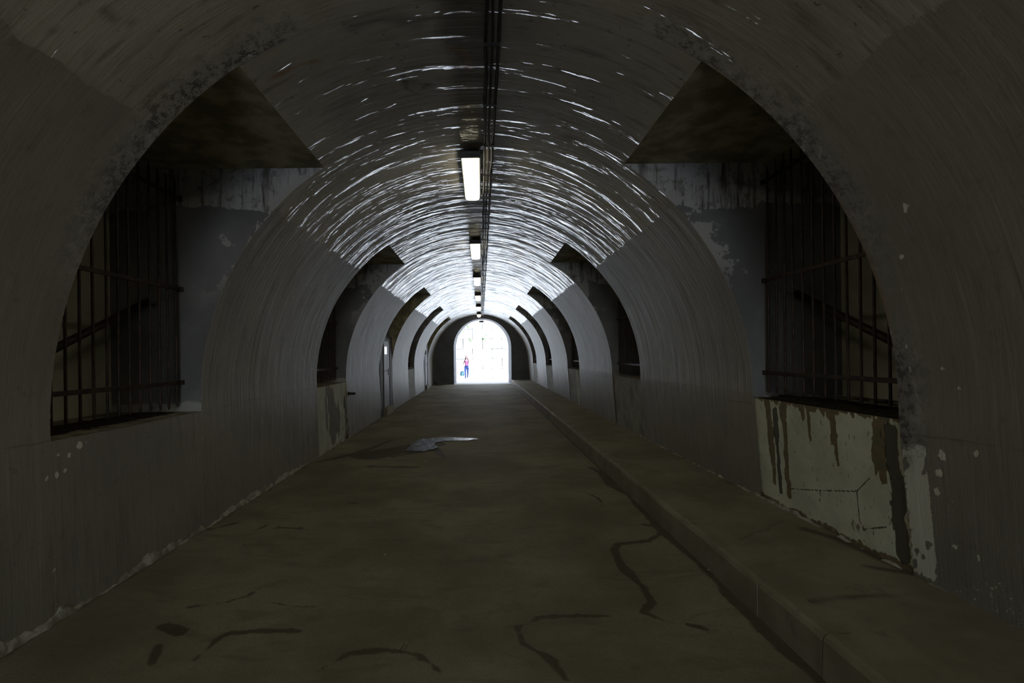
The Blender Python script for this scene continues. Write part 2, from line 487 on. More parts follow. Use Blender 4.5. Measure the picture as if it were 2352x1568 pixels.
def build_wall(side):
    name = 'wall_left' if side < 0 else 'wall_right'
    ys = y_lines(WALL_SEGS, BREAKS)
    zb = 0.0 if side < 0 else 0.0
    arcs = np.linspace(0, WALL_ARC, 76)
    zs = np.concatenate([np.linspace(-0.05, CZ, 50, endpoint=False), CZ + R * np.sin(arcs / R)])
    Z, Y = np.meshgrid(zs, ys, indexing='ij')
    P = wall_pt(side, Z, Y)
    arc = np.where(Z > CZ, CZ + R * np.arcsin((Z - CZ) / R), Z)
    # masks
    chip = np.zeros_like(Z); crumble = np.zeros_like(Z); dark = np.zeros_like(Z); rust = np.zeros_like(Z)
    wob = fbm(arc * 9, Y * 9, 21) * 0.02
    def blob(x, y, r):
        # photo position -> wall position
        best = None
        a, b_, c = ray(x, y)
        for t in np.linspace(0.8, 20, 2500):
            zz = H + c * t
            if zz > PAINT_Z: break
            if side * (a * t) >= side * float(prof(side, zz)):
                best = (t, zz); break
        return best
    spots = ([(2083, 475, .022), (2078, 490, .012), (2075, 663, .011), (2073, 590, .015), (1998, 615, .008), (2052, 752, .012), (2083, 797, .012), (2090, 850, .02),
              (2100, 880, .014), (2165, 845, .013), (2205, 890, .013), (2165, 1045, .022), (2160, 1085, .022), (2177, 1103, .015), (2155, 1128, .02), (2245, 1042, .016), (2192, 1150, .012),
              (2195, 1255, .012), (2250, 1280, .018), (2275, 1195, .01), (2310, 1215, .008), (2080, 420, .008)] if side > 0 else
             [(190, 1022, .02), (165, 1045, .012), (140, 1045, .010), (115, 1050, .011), (135, 1090, .018), (155, 1080, .012), (105, 1100, .01), (135, 1155, .012), (128, 1170, .012), (136, 1240, .013),
              (178, 1110, .006), (495, 1135, .012), (545, 1050, .008), (642, 1030, .012), (245, 1128, .006), (120, 1310, .008), (575, 545, .03)])
    for (x, y, r) in spots:
        h = blob(x, y, r)
        if h is None: continue
        d = np.hypot((Y - h[0]) * 1.1, (Z - h[1]) * 0.75) + wob * 0.6
        chip = np.maximum(chip, np.clip(1.05 - d / (2.0 * r), 0, 1))
    # crumbling zone before the first alcove's near edge
    e = BAYS[2][0]
    edge = sstep(0.34, 0.0, e - Y) * (Y <= e + 1e-4) * sstep(1.9, 3.3, Z)
    crumble = np.maximum(crumble, edge)
    low = sstep(0.30, 0.0, e - Y) * (Y <= e + 1e-4) * sstep(0.9, 1.25, Z) * sstep(2.1, 1.6, Z)
    if side > 0: crumble = np.maximum(crumble, low)
    if side > 0:
        # pale worn band at the right of the stained panel and low pale patches
        band = sstep(0.012, -0.012, np.abs(Y - (e - 0.10)) - 0.085 + 0.3 * wob) * sstep(1.20, 1.12, Z + wob * 2) * sstep(0.22, 0.3, Z)
        chip = np.maximum(chip, band * sstep(0.45, 0.2, fbm(Y * 20, Z * 12, 40)) * 0.85)
        lowp = sstep(0.0, -0.03, Z - 0.45 - 0.25 * vnoise(Y * 4, Z * 0.3, 9)) * sstep(1.5, 2.2, Y) * sstep(e, e - .1, Y)
        chip = np.maximum(chip, lowp * 0.42)
        rust = np.maximum(rust, 0.55 * sstep(0.05, 0.0, e - Y) * (Y <= e + 1e-4) * sstep(1.8, 2.2, Z) * sstep(3.1, 2.7, Z))
    # rim chips by other alcoves
    for (a, b) in BAYS[2:]:
        for yy, sgn in ((a, -1), (b, 1)):
            dd = sgn * (Y - yy)
            chip = np.maximum(chip, 0.5 * (dd >= -1e-4) * sstep(0.03, 0.0, dd + 0.03 * fbm(Z * 6, Y, 77)))
    yc = (ys[:-1] + ys[1:]) / 2; zc = (zs[:-1] + zs[1:]) / 2
    keep = ~in_opening(side, yc[None, :], zc[:, None])
    faces = grid_faces(len(zs), len(ys), keep)
    if side > 0: faces = faces[:, ::-1]
    ay = np.stack([arc, Y, 0 * Y], -1).reshape(-1, 3)
    o = mesh_obj(name, P.reshape(-1, 3), faces, M_LIN, None, True,
                 dict(arcy=ay, chip=chip.ravel(), crumble=crumble.ravel(), dark=dark.ravel(), rust=rust.ravel()))
    tag(o, kind='structure')
    return o
build_wall(-1)
build_wall(1)

# unseen box of ground round the tunnel, added to stop light leaking in
bm = bmesh.new()
xo, zo = 5.2, 6.0
v = [bm.verts.new(p) for y in (Y_BACK - 0.02, 31.42) for p in ((-xo, y, -.4), (-xo, y, zo), (xo, y, zo), (xo, y, -.4))]
for i in range(4):
    j = (i + 1) % 4
    bm.faces.new((v[i], v[j], v[4 + j], v[4 + i]))
M_SEAL = mat_simple('light_seal_rock', (0.12, 0.11, 0.10), (0.09, 0.085, 0.08), 1, 0.9, bump=0)
tag(bm_obj('hillside_light_seal', bm, M_SEAL), kind='structure')

# ------------------------------------------------------------------ vault
def vault_hit(x, y):
    a, b, c = ray(x, y)
    A = a * a + c * c; B = 2 * (a * (-X0) + c * (H - CZ)); D = X0 * X0 + (H - CZ) ** 2 - R * R
    t = (-B + math.sqrt(B * B - 4 * A * D)) / (2 * A)
    px, pz = a * t - X0, H + c * t - CZ
    return R * math.atan2(px, pz), t

def build_vault():
    amax = R * math.pi / 2 - WALL_ARC
    a_s = R * math.acos((SOFFIT_Z - CZ) / R)
    au = np.concatenate([np.linspace(-amax, -a_s, 14, endpoint=False), np.linspace(-a_s, a_s, 90, endpoint=False), np.linspace(a_s, amax, 15)])
    ys = y_lines([(Y_BACK, 1.0, 0.25), (1.0, 12.0, 0.018), (12.0, Y_END, 0.028)], BREAKS)
    A, Y = np.meshgrid(au, ys, indexing='ij')
    P = vault_pt(A, Y)
    chip = np.zeros_like(A); crumble = np.zeros_like(A); dark = np.zeros_like(A); rust = np.zeros_like(A)
    e = BAYS[2][0]
    zc_ = CZ + R * np.cos(A / R)
    edge = sstep(0.36, 0.0, e - Y + 0.12 * fbm(A * 3, Y * 3, 50)) * (Y <= e + 1e-4) * sstep(4.12, 3.95, zc_)
    crumble = np.maximum(crumble, edge * np.where(A < 0, 1.0, 0.7))
    w = 0.03 * fbm(A * 6, Y * 6, 51)
    def hit_line(pts, wd, tgt, s=1.0, soft=0.02):
        q = [(*vault_hit(x, y), wd) for x, y in pts]
        d = polydist(A, Y, q) + w
        return np.maximum(tgt, s * sstep(soft, -soft, d))
    rust = hit_line([(620, 185), (690, 150), (725, 140)], 0.02, rust, 0.8)
    rust = hit_line([(545, 165), (600, 205)], 0.02, rust, 0.5)
    rust = hit_line([(1040, 115), (1065, 120), (1080, 155)], 0.04, rust, 0.55)
    dark = hit_line([(925, 175), (930, 200), (955, 215), (1005, 182)], 0.012, dark, 0.85, 0.012)
    dark = hit_line([(95, 68), (150, 78), (185, 95)], 0.008, dark, 0.6, 0.01)
    dark = hit_line([(240, 22), (270, 45), (310, 55)], 0.008, dark, 0.5, 0.01)
    dark = hit_line([(810, 60), (900, 40), (960, 50)], 0.05, dark, 0.5, 0.06)
    # sooty strip by the lamps and cables, dark rings at the joints of the vault
    strip = sstep(0.30, 0.10, np.abs(A + 0.0) + 0.10 * fbm(A * 5, Y * 2.2, 53)) * 0.75
    dark = np.maximum(dark, strip)
    for k, (a, b) in enumerate(BAYS[2:]):
        ring = sstep(0.10, 0.02, np.abs(Y - b + 0.02 * fbm(A * 2, Y, 54)) + 0.05 * fbm(A * 4, Y * 4, 55)) * 0.8
        if k != 0: dark = np.maximum(dark, ring)
    # peeled shallow pocket near the top of the picture: a real dent
    q = [(*vault_hit(x, y), 0.05) for x, y in [(930, 190), (980, 195)]]
    dent = sstep(0.02, -0.02, polydist(A, Y, q) + w)
    P[..., 2] += 0.012 * dent
    yc = (ys[:-1] + ys[1:]) / 2; ac = (au[:-1] + au[1:]) / 2
    zc2 = CZ + R * np.cos(ac / R)
    keep = ~in_opening(0, yc[None, :], zc2[:, None])
    faces = grid_faces(len(au), len(ys), keep)
    arc = CZ + R * math.pi / 2 + A
    ay = np.stack([arc, Y, 0 * Y], -1).reshape(-1, 3)
    o = mesh_obj('ceiling', P.reshape(-1, 3), faces, M_LIN, None, True,
                 dict(arcy=ay, chip=chip.ravel(), crumble=crumble.ravel(), dark=dark.ravel(), rust=rust.ravel()))
    tag(o, kind='structure')
build_vault()

# ------------------------------------------------------------------ alcoves (barred window openings)
def strip_grid(A, B, n, m_name, parent, mat, disp=0.0, flip=False):
    """ruled surface between polylines A and B (k,3)"""
    A = np.asarray(A, float); B = np.asarray(B, float)
    t = np.linspace(0, 1, n)[:, None, None]
    P = A[None] * (1 - t) + B[None] * t
    k = len(A)
    faces = grid_faces(n, k, np.ones((n - 1, k - 1), bool))
    if flip: faces = faces[:, ::-1]
    return mesh_obj(m_name, P.reshape(-1, 3), faces, mat, parent, True)

def parapet(side, k, a, b, sill, parent):
    rec = 0.012
    ys = np.linspace(a, b, 140 if k < 4 else 30); zs = np.linspace(-0.05, sill, 110 if k < 4 else 24)
    Z, Y = np.meshgrid(zs, ys, indexing='ij')
    P = wall_pt(side, Z, Y)
    P[..., 0] += side * rec
    for c_, dy in ((0, -.05), (-1, .05)):
        P[:, c_, 1] += dy
    rust = np.zeros_like(Z); dark = np.zeros_like(Z); gray = np.zeros_like(Z)
    wob = fbm(Y * 10, Z * 5, 31 + k) * 0.045
    if side > 0 and k == 2:
        def V(xa, y0, y1, w0, w1, off=0.0):
            # a run of damp down the panel given by pixel column and heights
            Ya = on_plane_x(xa, y0, 2.93)[0]
            z0 = on_plane_x(xa, y0, 2.93)[1]; z1 = on_plane_x(xa, y1, 2.93)[1]
            return polydist(Y + 0.025 * fbm(Y * 2, Z * 7, 34), Z, [(Ya, z0, w0), (Ya, z1 + w1, w1)]) - 0.012
        fine = fbm(Y * 40, Z * 5, 33) * 0.030 + fbm(Y * 12, Z * 2.5, 36) * 0.02
        rust = np.maximum(rust, sstep(0.01, -0.01, V(1768, 930, 1110, .05, .03) + wob * .6 + fine) * .7)
        rust = np.maximum(rust, sstep(0.008, -0.008, V(1800, 930, 1140, .028, .012) + wob * .4 + fine))
        rust = np.maximum(rust, sstep(0.008, -0.008, V(1848, 930, 962, .035, .01) + fine + wob * .5))
        rust = np.maximum(rust, sstep(0.008, -0.008, V(1912, 945, 1020, .035, .02) + fine + wob * .5))
        rust = np.maximum(rust, sstep(0.006, -0.006, V(1921, 1000, 1068, .012, .004) + fine * .5))
        rust = np.maximum(rust, sstep(0.008, -0.008, V(1861, 940, 1010, .006, .002) + fine * .3))
        rust = np.maximum(rust, sstep(0.01, -0.01, V(2022, 975, 1110, .045, .04) + fine + wob) * .9)
        dark = np.maximum(dark, sstep(0.01, -0.01, V(1782, 945, 1130, .022, .012) + fine + wob * .3))
        dark = np.maximum(dark, .75 * sstep(0.02, -0.02, V(2052, 990, 1290, .05, .045) + fine + wob))
        dark = np.maximum(dark, .35 * sstep(0.02, -0.02, V(2068, 980, 1310, .03, .02) + fine + wob))
        rust = np.maximum(rust, .8 * sstep(0.03, 0.0, sill - Z + wob + fine * 2 - .01))
        rust = np.maximum(rust, .5 * sstep(0.09, 0.0, sill - Z + 2 * wob + fine * 3) * sstep(4.0, 3.5, Y))
        # cracks
        for pts in ([(1812, 1122), (1880, 1126), (1967, 1128), (2000, 1098)], [(1967, 1128), (1966, 1190), (1975, 1215), (2030, 1210)], [(1880, 1126), (1878, 1150)]):
            q = [(*on_plane_x(x, y, 2.95), 0.004) for x, y in pts]
            dark = np.maximum(dark, .8 * sstep(0.006, 0.0, polydist(Y, Z, q) + np.abs(wob) * .15))
        q = [(*on_plane_x(x, y, 2.95), 0.05) for x, y in [(1950, 1205), (2000, 1225)]]
        rust = np.maximum(rust, .5 * sstep(0.03, -0.05, polydist(Y, Z, q) + wob * 2 + fine * 3))
        rust = np.maximum(rust, .6 * sstep(0.05, 0.0, Z - .27 + wob))
    elif side < 0 and k == 3:
        g = sstep(0.03, -0.03, polydist(Y, Z, [(a + .85, .85, .30), (a + .95, .40, .42)]) + .45 * fbm(Y * 5, Z * 1.6, 15) + fbm(Y * 22, Z * 4, 5) * .12)
        gray = np.maximum(gray, g)
        dark = np.maximum(dark, .7 * sstep(0.04, -0.03, polydist(Y, Z, [(b - .12, .9, .03), (b - .1, .0, .12)]) + wob * 3))
        gray = np.maximum(gray, .35)
        rust = np.maximum(rust, .4 * sstep(.05, -.02, np.abs(Y - (b - .32)) - .12 + wob * 3))
    elif side > 0 and k == 4:
        gray = np.ones_like(Z) * .8
        rust = .6 * sstep(0.03, -0.03, np.abs(fbm(Y * 9, Z * .8, 61)) - .08) * sstep(0.2, .9, Z)
        gray = gray * (1 - .8 * sstep(0.04, 0.0, np.abs(Y - (a + .55)) - .06))
    else:
        gray = np.clip(0.85 + 0.3 * fbm(Y * 3, Z * 3, 71 + k), 0, 1)
        if side < 0 and k == 2:
            gray[:] = 1.0
    faces = grid_faces(len(zs), len(ys), np.ones((len(zs) - 1, len(ys) - 1), bool))
    if side > 0: faces = faces[:, ::-1]
    m = M_PAR
    if side < 0 and k == 2:
        z0 = np.zeros_like(Z).ravel()
        ay = np.stack([Z, Y, 0 * Y], -1).reshape(-1, 3)
        chip = np.zeros_like(Z)
        for (x, y, r) in [(190, 1022, .02), (205, 1015, .012), (165, 1045, .012), (140, 1045, .010), (135, 1090, .018), (155, 1080, .012), (495, 1135, .012)]:
            Yq, Zq = on_plane_x(x, y, -2.97)
            chip = np.maximum(chip, np.clip(1.05 - (np.hypot(Y - Yq, (Z - Zq) * .8) + wob * .3) / (2.0 * r), 0, 1))
        P[..., 0] -= side * (rec - 0.002)
        o = mesh_obj('parapet', P.reshape(-1, 3), faces, M_LIN, parent, True, dict(arcy=ay, chip=chip.ravel(), crumble=z0, dark=z0, rust=z0))
    else:
        o = mesh_obj('parapet', P.reshape(-1, 3), faces, m, parent, True, dict(rust=rust.ravel(), dark=dark.ravel(), gray=gray.ravel()))
    if side > 0 and k == 2: o['label'] = 'whitish panel with brown and black water stains'
    return o

win_n = 0
BACKX = {-1: -3.95, 1: 3.85}
for k, (a, b) in enumerate(BAYS):
    for side in (-1, 1):
        sill = SILL[side]
        blind = (side, k) in BLIND
        win_n += 1
        root = empty('window_%d' % win_n, (float(prof(side, sill)), (a + b) / 2, 0))
        tag(root, kind='structure')
        # children use world coordinates: cancel the parent's offset
        def fix(o, root=root):
            o.matrix_parent_inverse = Matrix.Translation(-Vector(root.location)); return o
        xb = BACKX[side] if not blind else -3.06
        zl = np.concatenate([np.linspace(sill if not blind else -0.05, CZ, 8 if not blind else 20, endpoint=False), CZ + R * np.sin(np.linspace(0, math.asin((SOFFIT_Z - CZ) / R), 60))])
        if not blind:
            zl = zl[zl >= sill - 1e-6]
        for yy, fl in ((a, False), (b, True)):
            E = wall_pt(side, zl, np.full_like(zl, yy))
            B = np.stack([np.full_like(zl, xb), np.full_like(zl, yy), zl], -1)
            fix(strip_grid(E, B, 10, 'side_wall', root, M_ALC if not blind else M_SOFFIT, flip=fl))
        yy = np.linspace(a, b, 40)
        E = wall_pt(side, np.full_like(yy, SOFFIT_Z), yy)
        B = np.stack([np.full_like(yy, xb), yy, np.full_like(yy, SOFFIT_Z)], -1)
        fix(strip_grid(E, B, 12, 'soffit', root, M_SOFFIT))
        if not blind:
            E = wall_pt(side, np.full_like(yy, sill), yy); E[:, 0] += side * 0.012
            B = np.stack([np.full_like(yy, xb), yy, np.full_like(yy, sill)], -1)
            fix(strip_grid(E, B, 8, 'sill', root, M_SILL))
            fix(parapet(side, k, a, b, sill, root))
        zb = np.linspace(sill if not blind else -0.05, SOFFIT_Z, 20)
        A_ = np.stack([np.full_like(zb, xb), np.full_like(zb, a), zb], -1)
        B_ = A_.copy(); B_[:, 1] = b
        fix(strip_grid(A_, B_, 20, 'back_wall', root, M_BACKW if not blind else M_ENDW))

# ------------------------------------------------------------------ iron grilles
def make_grille(side, a, b, name_label, seen=True):
    xg = 3.03 if side > 0 else -3.20
    zmid = (2.555, 2.535)[side < 0]; zlow = (1.575, 1.545)[side < 0]; ztop = (3.60, 3.50)[side < 0]
    t = empty('window_grille', (xg, (a + b) / 2, SILL[side]))
    tag(t, name_label, 'grille', 'iron grilles in the tunnel alcoves')
    L = (a - (a + b) / 2, b - (a + b) / 2)
    z0 = SILL[side]
    n = 13
    ys = [L[1] - 0.07 - i * 0.1355 * (b - a) / 1.79 for i in range(n)]
    lo, hi = 0.05, (3.77 if side > 0 else 3.72) - z0
    bm = bmesh.new()
    r = 0.0115
    # bar with hammered points at both ends
    add_tube(bm, [(0, 0, lo), (0, 0, lo + .035), (0, 0, lo + .07), (0, 0, (lo + hi) / 2), (0, 0, hi - .07), (0, 0, hi)], [0.003, r * 1.15, r, r, r, 0.003], 8)
    first = bm_obj('bar', bm, M_IRON, t, True)
    for i, y in enumerate(ys):
        o = first if i == 0 else first.copy()
        if i: C.objects.link(o); o.parent = t
        o.location = (rnd.uniform(-.003, .003), y + rnd.uniform(-.006, .006), rnd.uniform(-.01, .01))
        o.rotation_euler = (rnd.uniform(-.003, .003), rnd.uniform(-.003, .003), rnd.uniform(0, 3))
    for zr in (zlow, zmid, ztop):
        bm = bmesh.new()
        s = -side
        dz = zr - z0
        add_box(bm, s * 0.012 - 0.006, s * 0.012 + 0.006, L[0] - 0.005, L[1] + 0.01, dz - 0.02, dz + 0.02, 0.003)
        add_box(bm, s * 0.012 - 0.018, s * 0.012 + 0.022, L[1] - 0.03, L[1] + 0.01, dz - 0.024, dz + 0.026, 0.004)
        bm_obj('rail', bm, M_IRON, t)
    # slanting tie bar behind the bars
    bm = bmesh.new()
    add_tube(bm, [(side * 0.35, L[1] + 0.01, 2.42 - z0), (side * 0.35, L[0] - 0.01, 1.58 - z0)], 0.035, 10)
    bm_obj('diagonal_tie', bm, M_IRON, t, True)
    return t

ORD = {2: 'nearest', 3: 'second', 4: 'third', 5: 'fourth', 6: 'fifth'}
GL = {(-1, 2): 'tall rusty iron bar grille in the nearest alcove of the left wall',
      (1, 2): 'tall rusty iron bar grille above the white stained panel on the right',
      (-1, 3): 'dark iron bar grille above the peeling grey panel on the left wall',
      (1, 3): 'dark iron bar grille in the second alcove along the right wall',
      (1, 4): 'small far iron grille above the streaked panel, third on the right wall',
      (-1, 5): 'far iron grille on the left wall beyond the grey door',
      (1, 5): 'far iron grille in the fourth alcove on the right wall',
      (1, 6): 'farthest iron grille on the right wall beside the end wall'}
for (side, k), lab in GL.items():
    make_grille(side, BAYS[k][0], BAYS[k][1], lab)

# ------------------------------------------------------------------ floor
DAMP = [
    # damp runs traced on the ground: photo points with half widths (m)
    ([(1350, 1070), (1385, 1085), (1400, 1110), (1470, 1150)], .08),
    ([(1455, 1150), (1530, 1220), (1640, 1310), (1735, 1420), (1880, 1560)], .075),
    ([(1700, 1415), (1780, 1470), (1850, 1540)], .03),
    ([(1530, 1215), (1490, 1240), (1420, 1248), (1412, 1262), (1430, 1300), (1478, 1345), (1500, 1380), (1478, 1405), (1530, 1424)], .034),
    ([(1455, 1200), (1500, 1205), (1525, 1215)], .03),
    ([(1400, 1412), (1330, 1412), (1240, 1415), (1190, 1440), (1200, 1475), (1270, 1515), (1300, 1560)], .024),
    ([(1310, 1115), (1370, 1140), (1385, 1155), (1375, 1175)], .014),
    ([(1580, 1432), (1615, 1440)], .028),
    ([(450, 1510), (500, 1465), (520, 1453), (600, 1446), (690, 1447)], .030),
    ([(430, 1392), (520, 1380), (570, 1365), (600, 1345)], .014),
    ([(620, 1380), (660, 1388), (720, 1392)], .018),
    ([(370, 1435), (415, 1448)], .042),
    ([(360, 1480), (350, 1520)], .03),
    ([(730, 1540), (800, 1500), (880, 1490), (960, 1500), (1010, 1540)], .02),
    ([(640, 1210), (690, 1212)], .03), ([(580, 1218), (610, 1206)], .02), ([(800, 1155), (830, 1155)], .02),
    ([(480, 1215), (540, 1200)], .03), ([(600, 1240), (620, 1240)], .015),
    ([(730, 1060), (820, 1040), (900, 1010)], .12), ([(850, 1070), (960, 1072)], .06),
    ([(900, 1048), (1000, 1030), (1020, 1050)], .12),
    ([(840, 1050), (850, 1045), (930, 1030), (985, 1020), (990, 1018)], .34),
]
def build_floor():
    ys = y_lines([(Y_BACK, 2.0, 0.4), (2.0, 6.0, 0.018), (6.0, 12.0, 0.04), (12.0, Y_END, 0.25)], [])
    xs = np.arange(-3.06, 1.95, 0.02)
    X, Y = np.meshgrid(xs, ys, indexing='ij')
    Z = 0.006 * fbm(X * 1.2, Y * 0.8, 90) - 0.006
    wob = 0.035 * fbm(X * 7, Y * 4, 91) + 0.012 * fbm(X * 25, Y * 18, 92)
    damp = np.zeros_like(X); wet = np.zeros_like(X)
    for pts, w in DAMP:
        q = []
        for i, (x, y) in enumerate(pts):
            gx, gy = on_plane_z(x, y, 0.0)
            q.append((gx, gy, w * (0.35 if i in (0, len(pts) - 1) and len(pts) > 2 else 1.0)))
        soft = 0.018
        damp = np.maximum(damp, 0.8 * sstep(soft, -soft, polydist(X, Y, q) + wob))
    damp = np.maximum(damp, 0.75 * sstep(0.05, 0.0, 1.87 - X - 0.03 + wob))
    damp = np.maximum(damp, 0.55 * sstep(0.10, 0.0, X + 2.95 + wob * 1.5))
    wet = damp
    faces = grid_faces(len(xs), len(ys), np.ones((len(xs) - 1, len(ys) - 1), bool))
    o = mesh_obj('floor', np.stack([X, Y, Z], -1).reshape(-1, 3), faces[:, ::-1], M_FLOOR, None, True, dict(damp=damp.ravel(), wet=wet.ravel()))
    tag(o, kind='structure')
build_floor()

# sidewalk slab and kerb stones
def build_walk():
    ys = y_lines([(Y_BACK, 1.5, 0.4), (1.5, 7.0, 0.02), (7.0, Y_END, 0.2)], [])
    xs = np.arange(2.02, 3.13, 0.02)
    X, Y = np.meshgrid(xs, ys, indexing='ij')
    Z = 0.24 + 0.004 * fbm(X * 2, Y * 1.5, 95)
    damp = np.zeros_like(X)
    wob = 0.04 * fbm(X * 6, Y * 5, 96)
    for pts, w in [([(1675, 1108), (1730, 1125), (1800, 1150), (1900, 1195)], .05), ([(1850, 1215), (1930, 1240), (2020, 1280), (2090, 1310)], .05),
                   ([(1700, 1240), (1735, 1222), (1762, 1218), (1768, 1208), (1800, 1195)], .004), ([(1830, 1385), (1950, 1370), (2090, 1365)], .012),
                   ([(2030, 1344), (2055, 1346)], .012), ([(1990, 1300), (2110, 1320), (2200, 1360)], .02)]:
        q = [(*on_plane_z(x, y, 0.24), w) for x, y in pts]
        damp = np.maximum(damp, .8 * sstep(0.03 if w > .01 else .008, -0.03 if w > .01 else -.002, polydist(X, Y, q) + wob * (1 if w > .01 else .1)))
    faces = grid_faces(len(xs), len(ys), np.ones((len(xs) - 1, len(ys) - 1), bool))[:, ::-1]
    root = mesh_obj('sidewalk', np.stack([X, Y, Z], -1).reshape(-1, 3), faces, M_WALK, None, True, dict(damp=damp.ravel()))
    tag(root, kind='structure')
    # kerb stones
    def stone(L, seed):
        r = random.Random(seed)
        n = 6
        prof_ = [(0.0, -0.06), (0.0, 0.205), (0.012, 0.232), (0.04, 0.242), (0.165, 0.242), (0.175, 0.20)]
        vs, fs = [], []
        for j in range(n + 1):
            y = 0.004 + (L - 0.008) * j / n
            for (x, z) in prof_:
                vs.append((x + r.uniform(-.003, .003), y, z + r.uniform(-.003, .003)))
        m_ = len(prof_)
        for j in range(n):
            for i in range(m_ - 1):
                fs.append((j * m_ + i, j * m_ + i + 1, (j + 1) * m_ + i + 1, (j + 1) * m_ + i))
        fs.append(tuple(reversed(range(m_)))); fs.append(tuple(n * m_ + i for i in range(m_)))
        me = bpy.data.meshes.new('kerb_stone'); me.from_pydata(vs, [], fs); me.materials.append(M_WALK)
        return me
    meshes = [stone(0.62, i) for i in range(6)]
    y = 1.40
    i = 0
    while y < Y_END - 0.3:
        o = bpy.data.objects.new('kerb_stone', meshes[i % 6])
        link(o, root)
        o.location = (1.863 + rnd.uniform(-.002, .002), y, rnd.uniform(-.003, .003))
        o.rotation_euler = (0, 0, rnd.uniform(-.002, .002))
        y += 0.62; i += 1
    # slab body under the joints and the unseen stretch behind the camera
    bm = bmesh.new()
    add_box(bm, 1.90, 2.03, Y_BACK, Y_END, -0.05, 0.225)
    add_box(bm, 1.865, 1.905, Y_BACK, 1.395, -0.05, 0.238)
    o = bm_obj('kerb_bed', bm, M_WALK, root)
    return root
build_walk()

# crumbling mortar at the foot of the walls
def fillet(name, side, y0, y1, zbase, seed, thin=1.0):
    ys = np.arange(y0, y1, 0.02)
    top = np.clip(0.026 + 0.075 * fbm(ys * 1.9, ys * 0 + 1, seed) + 0.05 * fbm(ys * 11, ys * 0, seed + 1), 0.0, .1) * thin
    out = np.clip(0.018 + 0.022 * fbm(ys * 2.5, ys * 0 + 3, seed + 2) + .014 * fbm(ys * 14, ys * 0, seed + 3), 0.003, .06)
    xw = prof(side, np.full_like(ys, zbase))
    rows = []
    for f_z, f_x in ((-0.1, 1.15), (0.08, 1.0), (0.35, 0.85), (0.8, 0.55), (1.0, 0.2), (1.02, -0.6)):
        j = 0.006 * fbm(ys * 30, ys * 0 + f_z * 9, seed + 5)
        rows.append(np.stack([xw - side * (out * f_x) - side * j, ys, zbase - 0.004 + top * f_z + (0.0 if f_z > 0 else -.02)], -1))
    P = np.stack(rows, 0)
    faces = grid_faces(6, len(ys), np.ones((5, len(ys) - 1), bool))
    o = mesh_obj(name, P.reshape(-1, 3), faces, M_MORTAR, None, True)
    tag(o, kind='structure')
fillet('baseboard_left', -1, 1.6, 11.0, 0.0, 200, 1.0)
fillet('baseboard_right', 1, 1.4, 9.0, 0.24, 220, 0.55)

# ------------------------------------------------------------------ end wall with the arched portal
PX0, PX1, PZS = -1.70, 1.88, 2.28     # jambs and spring height at the inner face
def arch_pts(x0, x1, zs, ztop, n=28, z0=-0.05):
    cx = (x0 + x1) / 2; r = (x1 - x0) / 2
    pts = [(x0, z0), (x0, zs * .5), (x0, zs * .8)]
    for i in range(n + 1):
        th = math.pi - math.pi * i / n
        pts.append((cx + r * math.cos(th), zs + (ztop - zs) * math.sin(th)))
    pts += [(x1, zs * .8), (x1, zs * .5), (x1, z0)]
    return pts
inner = arch_pts(PX0, PX1, PZS, 4.06)
outer = arch_pts(-1.63, 1.78, PZS + .02, 4.08)
T_END = 31.4
def end_wall():
    root = None
    cx, cz = 0.09, 1.0
    vs, fs = [], []
    def blow(p, s):
        dx, dz = p[0] - cx, p[1] - 1.6
        l = math.hypot(dx, dz)
        return (cx + dx / l * s, 1.6 + dz / l * s)
    n = len(inner)
    for y in (Y_END - 0.01,):
        for p in inner: vs.append((p[0], y, p[1]))
        for p in inner:
            q = blow(p, 3.6); vs.append((q[0], y, q[1] if q[1] > -0.3 else -0.3))
    for i in range(n - 1): fs.append((i, i + 1, n + i + 1, n + i))
    o = mesh_obj('wall_end', vs, fs, M_ENDW)
    tag(o, kind='structure')
    # portal lining
    vs, fs = [], []
    for j in range(9):
        t = j / 8
        for p, q in zip(inner, outer):
            vs.append((p[0] * (1 - t) + q[0] * t, Y_END - 0.03 + (T_END - Y_END + 0.03) * t, p[1] * (1 - t) + q[1] * t))
    for j in range(8):
        for i in range(n - 1): fs.append((j * n + i, j * n + i + 1, (j + 1) * n + i + 1, (j + 1) * n + i))
    mesh_obj('portal_lining', vs, fs, M_REVEAL, o, True)
    # outside facade
    vs, fs = [], []
    for p in outer: vs.append((p[0], T_END, p[1]))
    for p in outer:
        dx, dz = p[0] - cx, p[1] - 1.6; l = max(abs(dx) / 9.0, abs(dz) / 4.2)
        vs.append((cx + dx / l, T_END, 1.6 + dz / l))
    for i in range(n - 1): fs.append((i, i + 1, n + i + 1, n + i))
    mesh_obj('facade', vs, fs, M_STONE, o)
end_wall()
# floor of the portal passage and outdoor paving
bm = bmesh.new(); add_box(bm, -3.4, 3.4, Y_END - 0.02, T_END + 0.0, -0.12, -0.004)
o = bm_obj('floor_threshold', bm, M_OUTG); tag(o, kind='structure')
bm = bmesh.new(); add_box(bm, -30, 30, T_END, 60, -0.2, -0.002)
o = bm_obj('ground_outside', bm, M_OUTG); tag(o, kind='structure')
bm = bmesh.new(); add_box(bm, -30, 30, -60, Y_BACK, -0.2, -0.01)
o = bm_obj('ground_behind', bm, M_OUTG); tag(o, kind='structure')

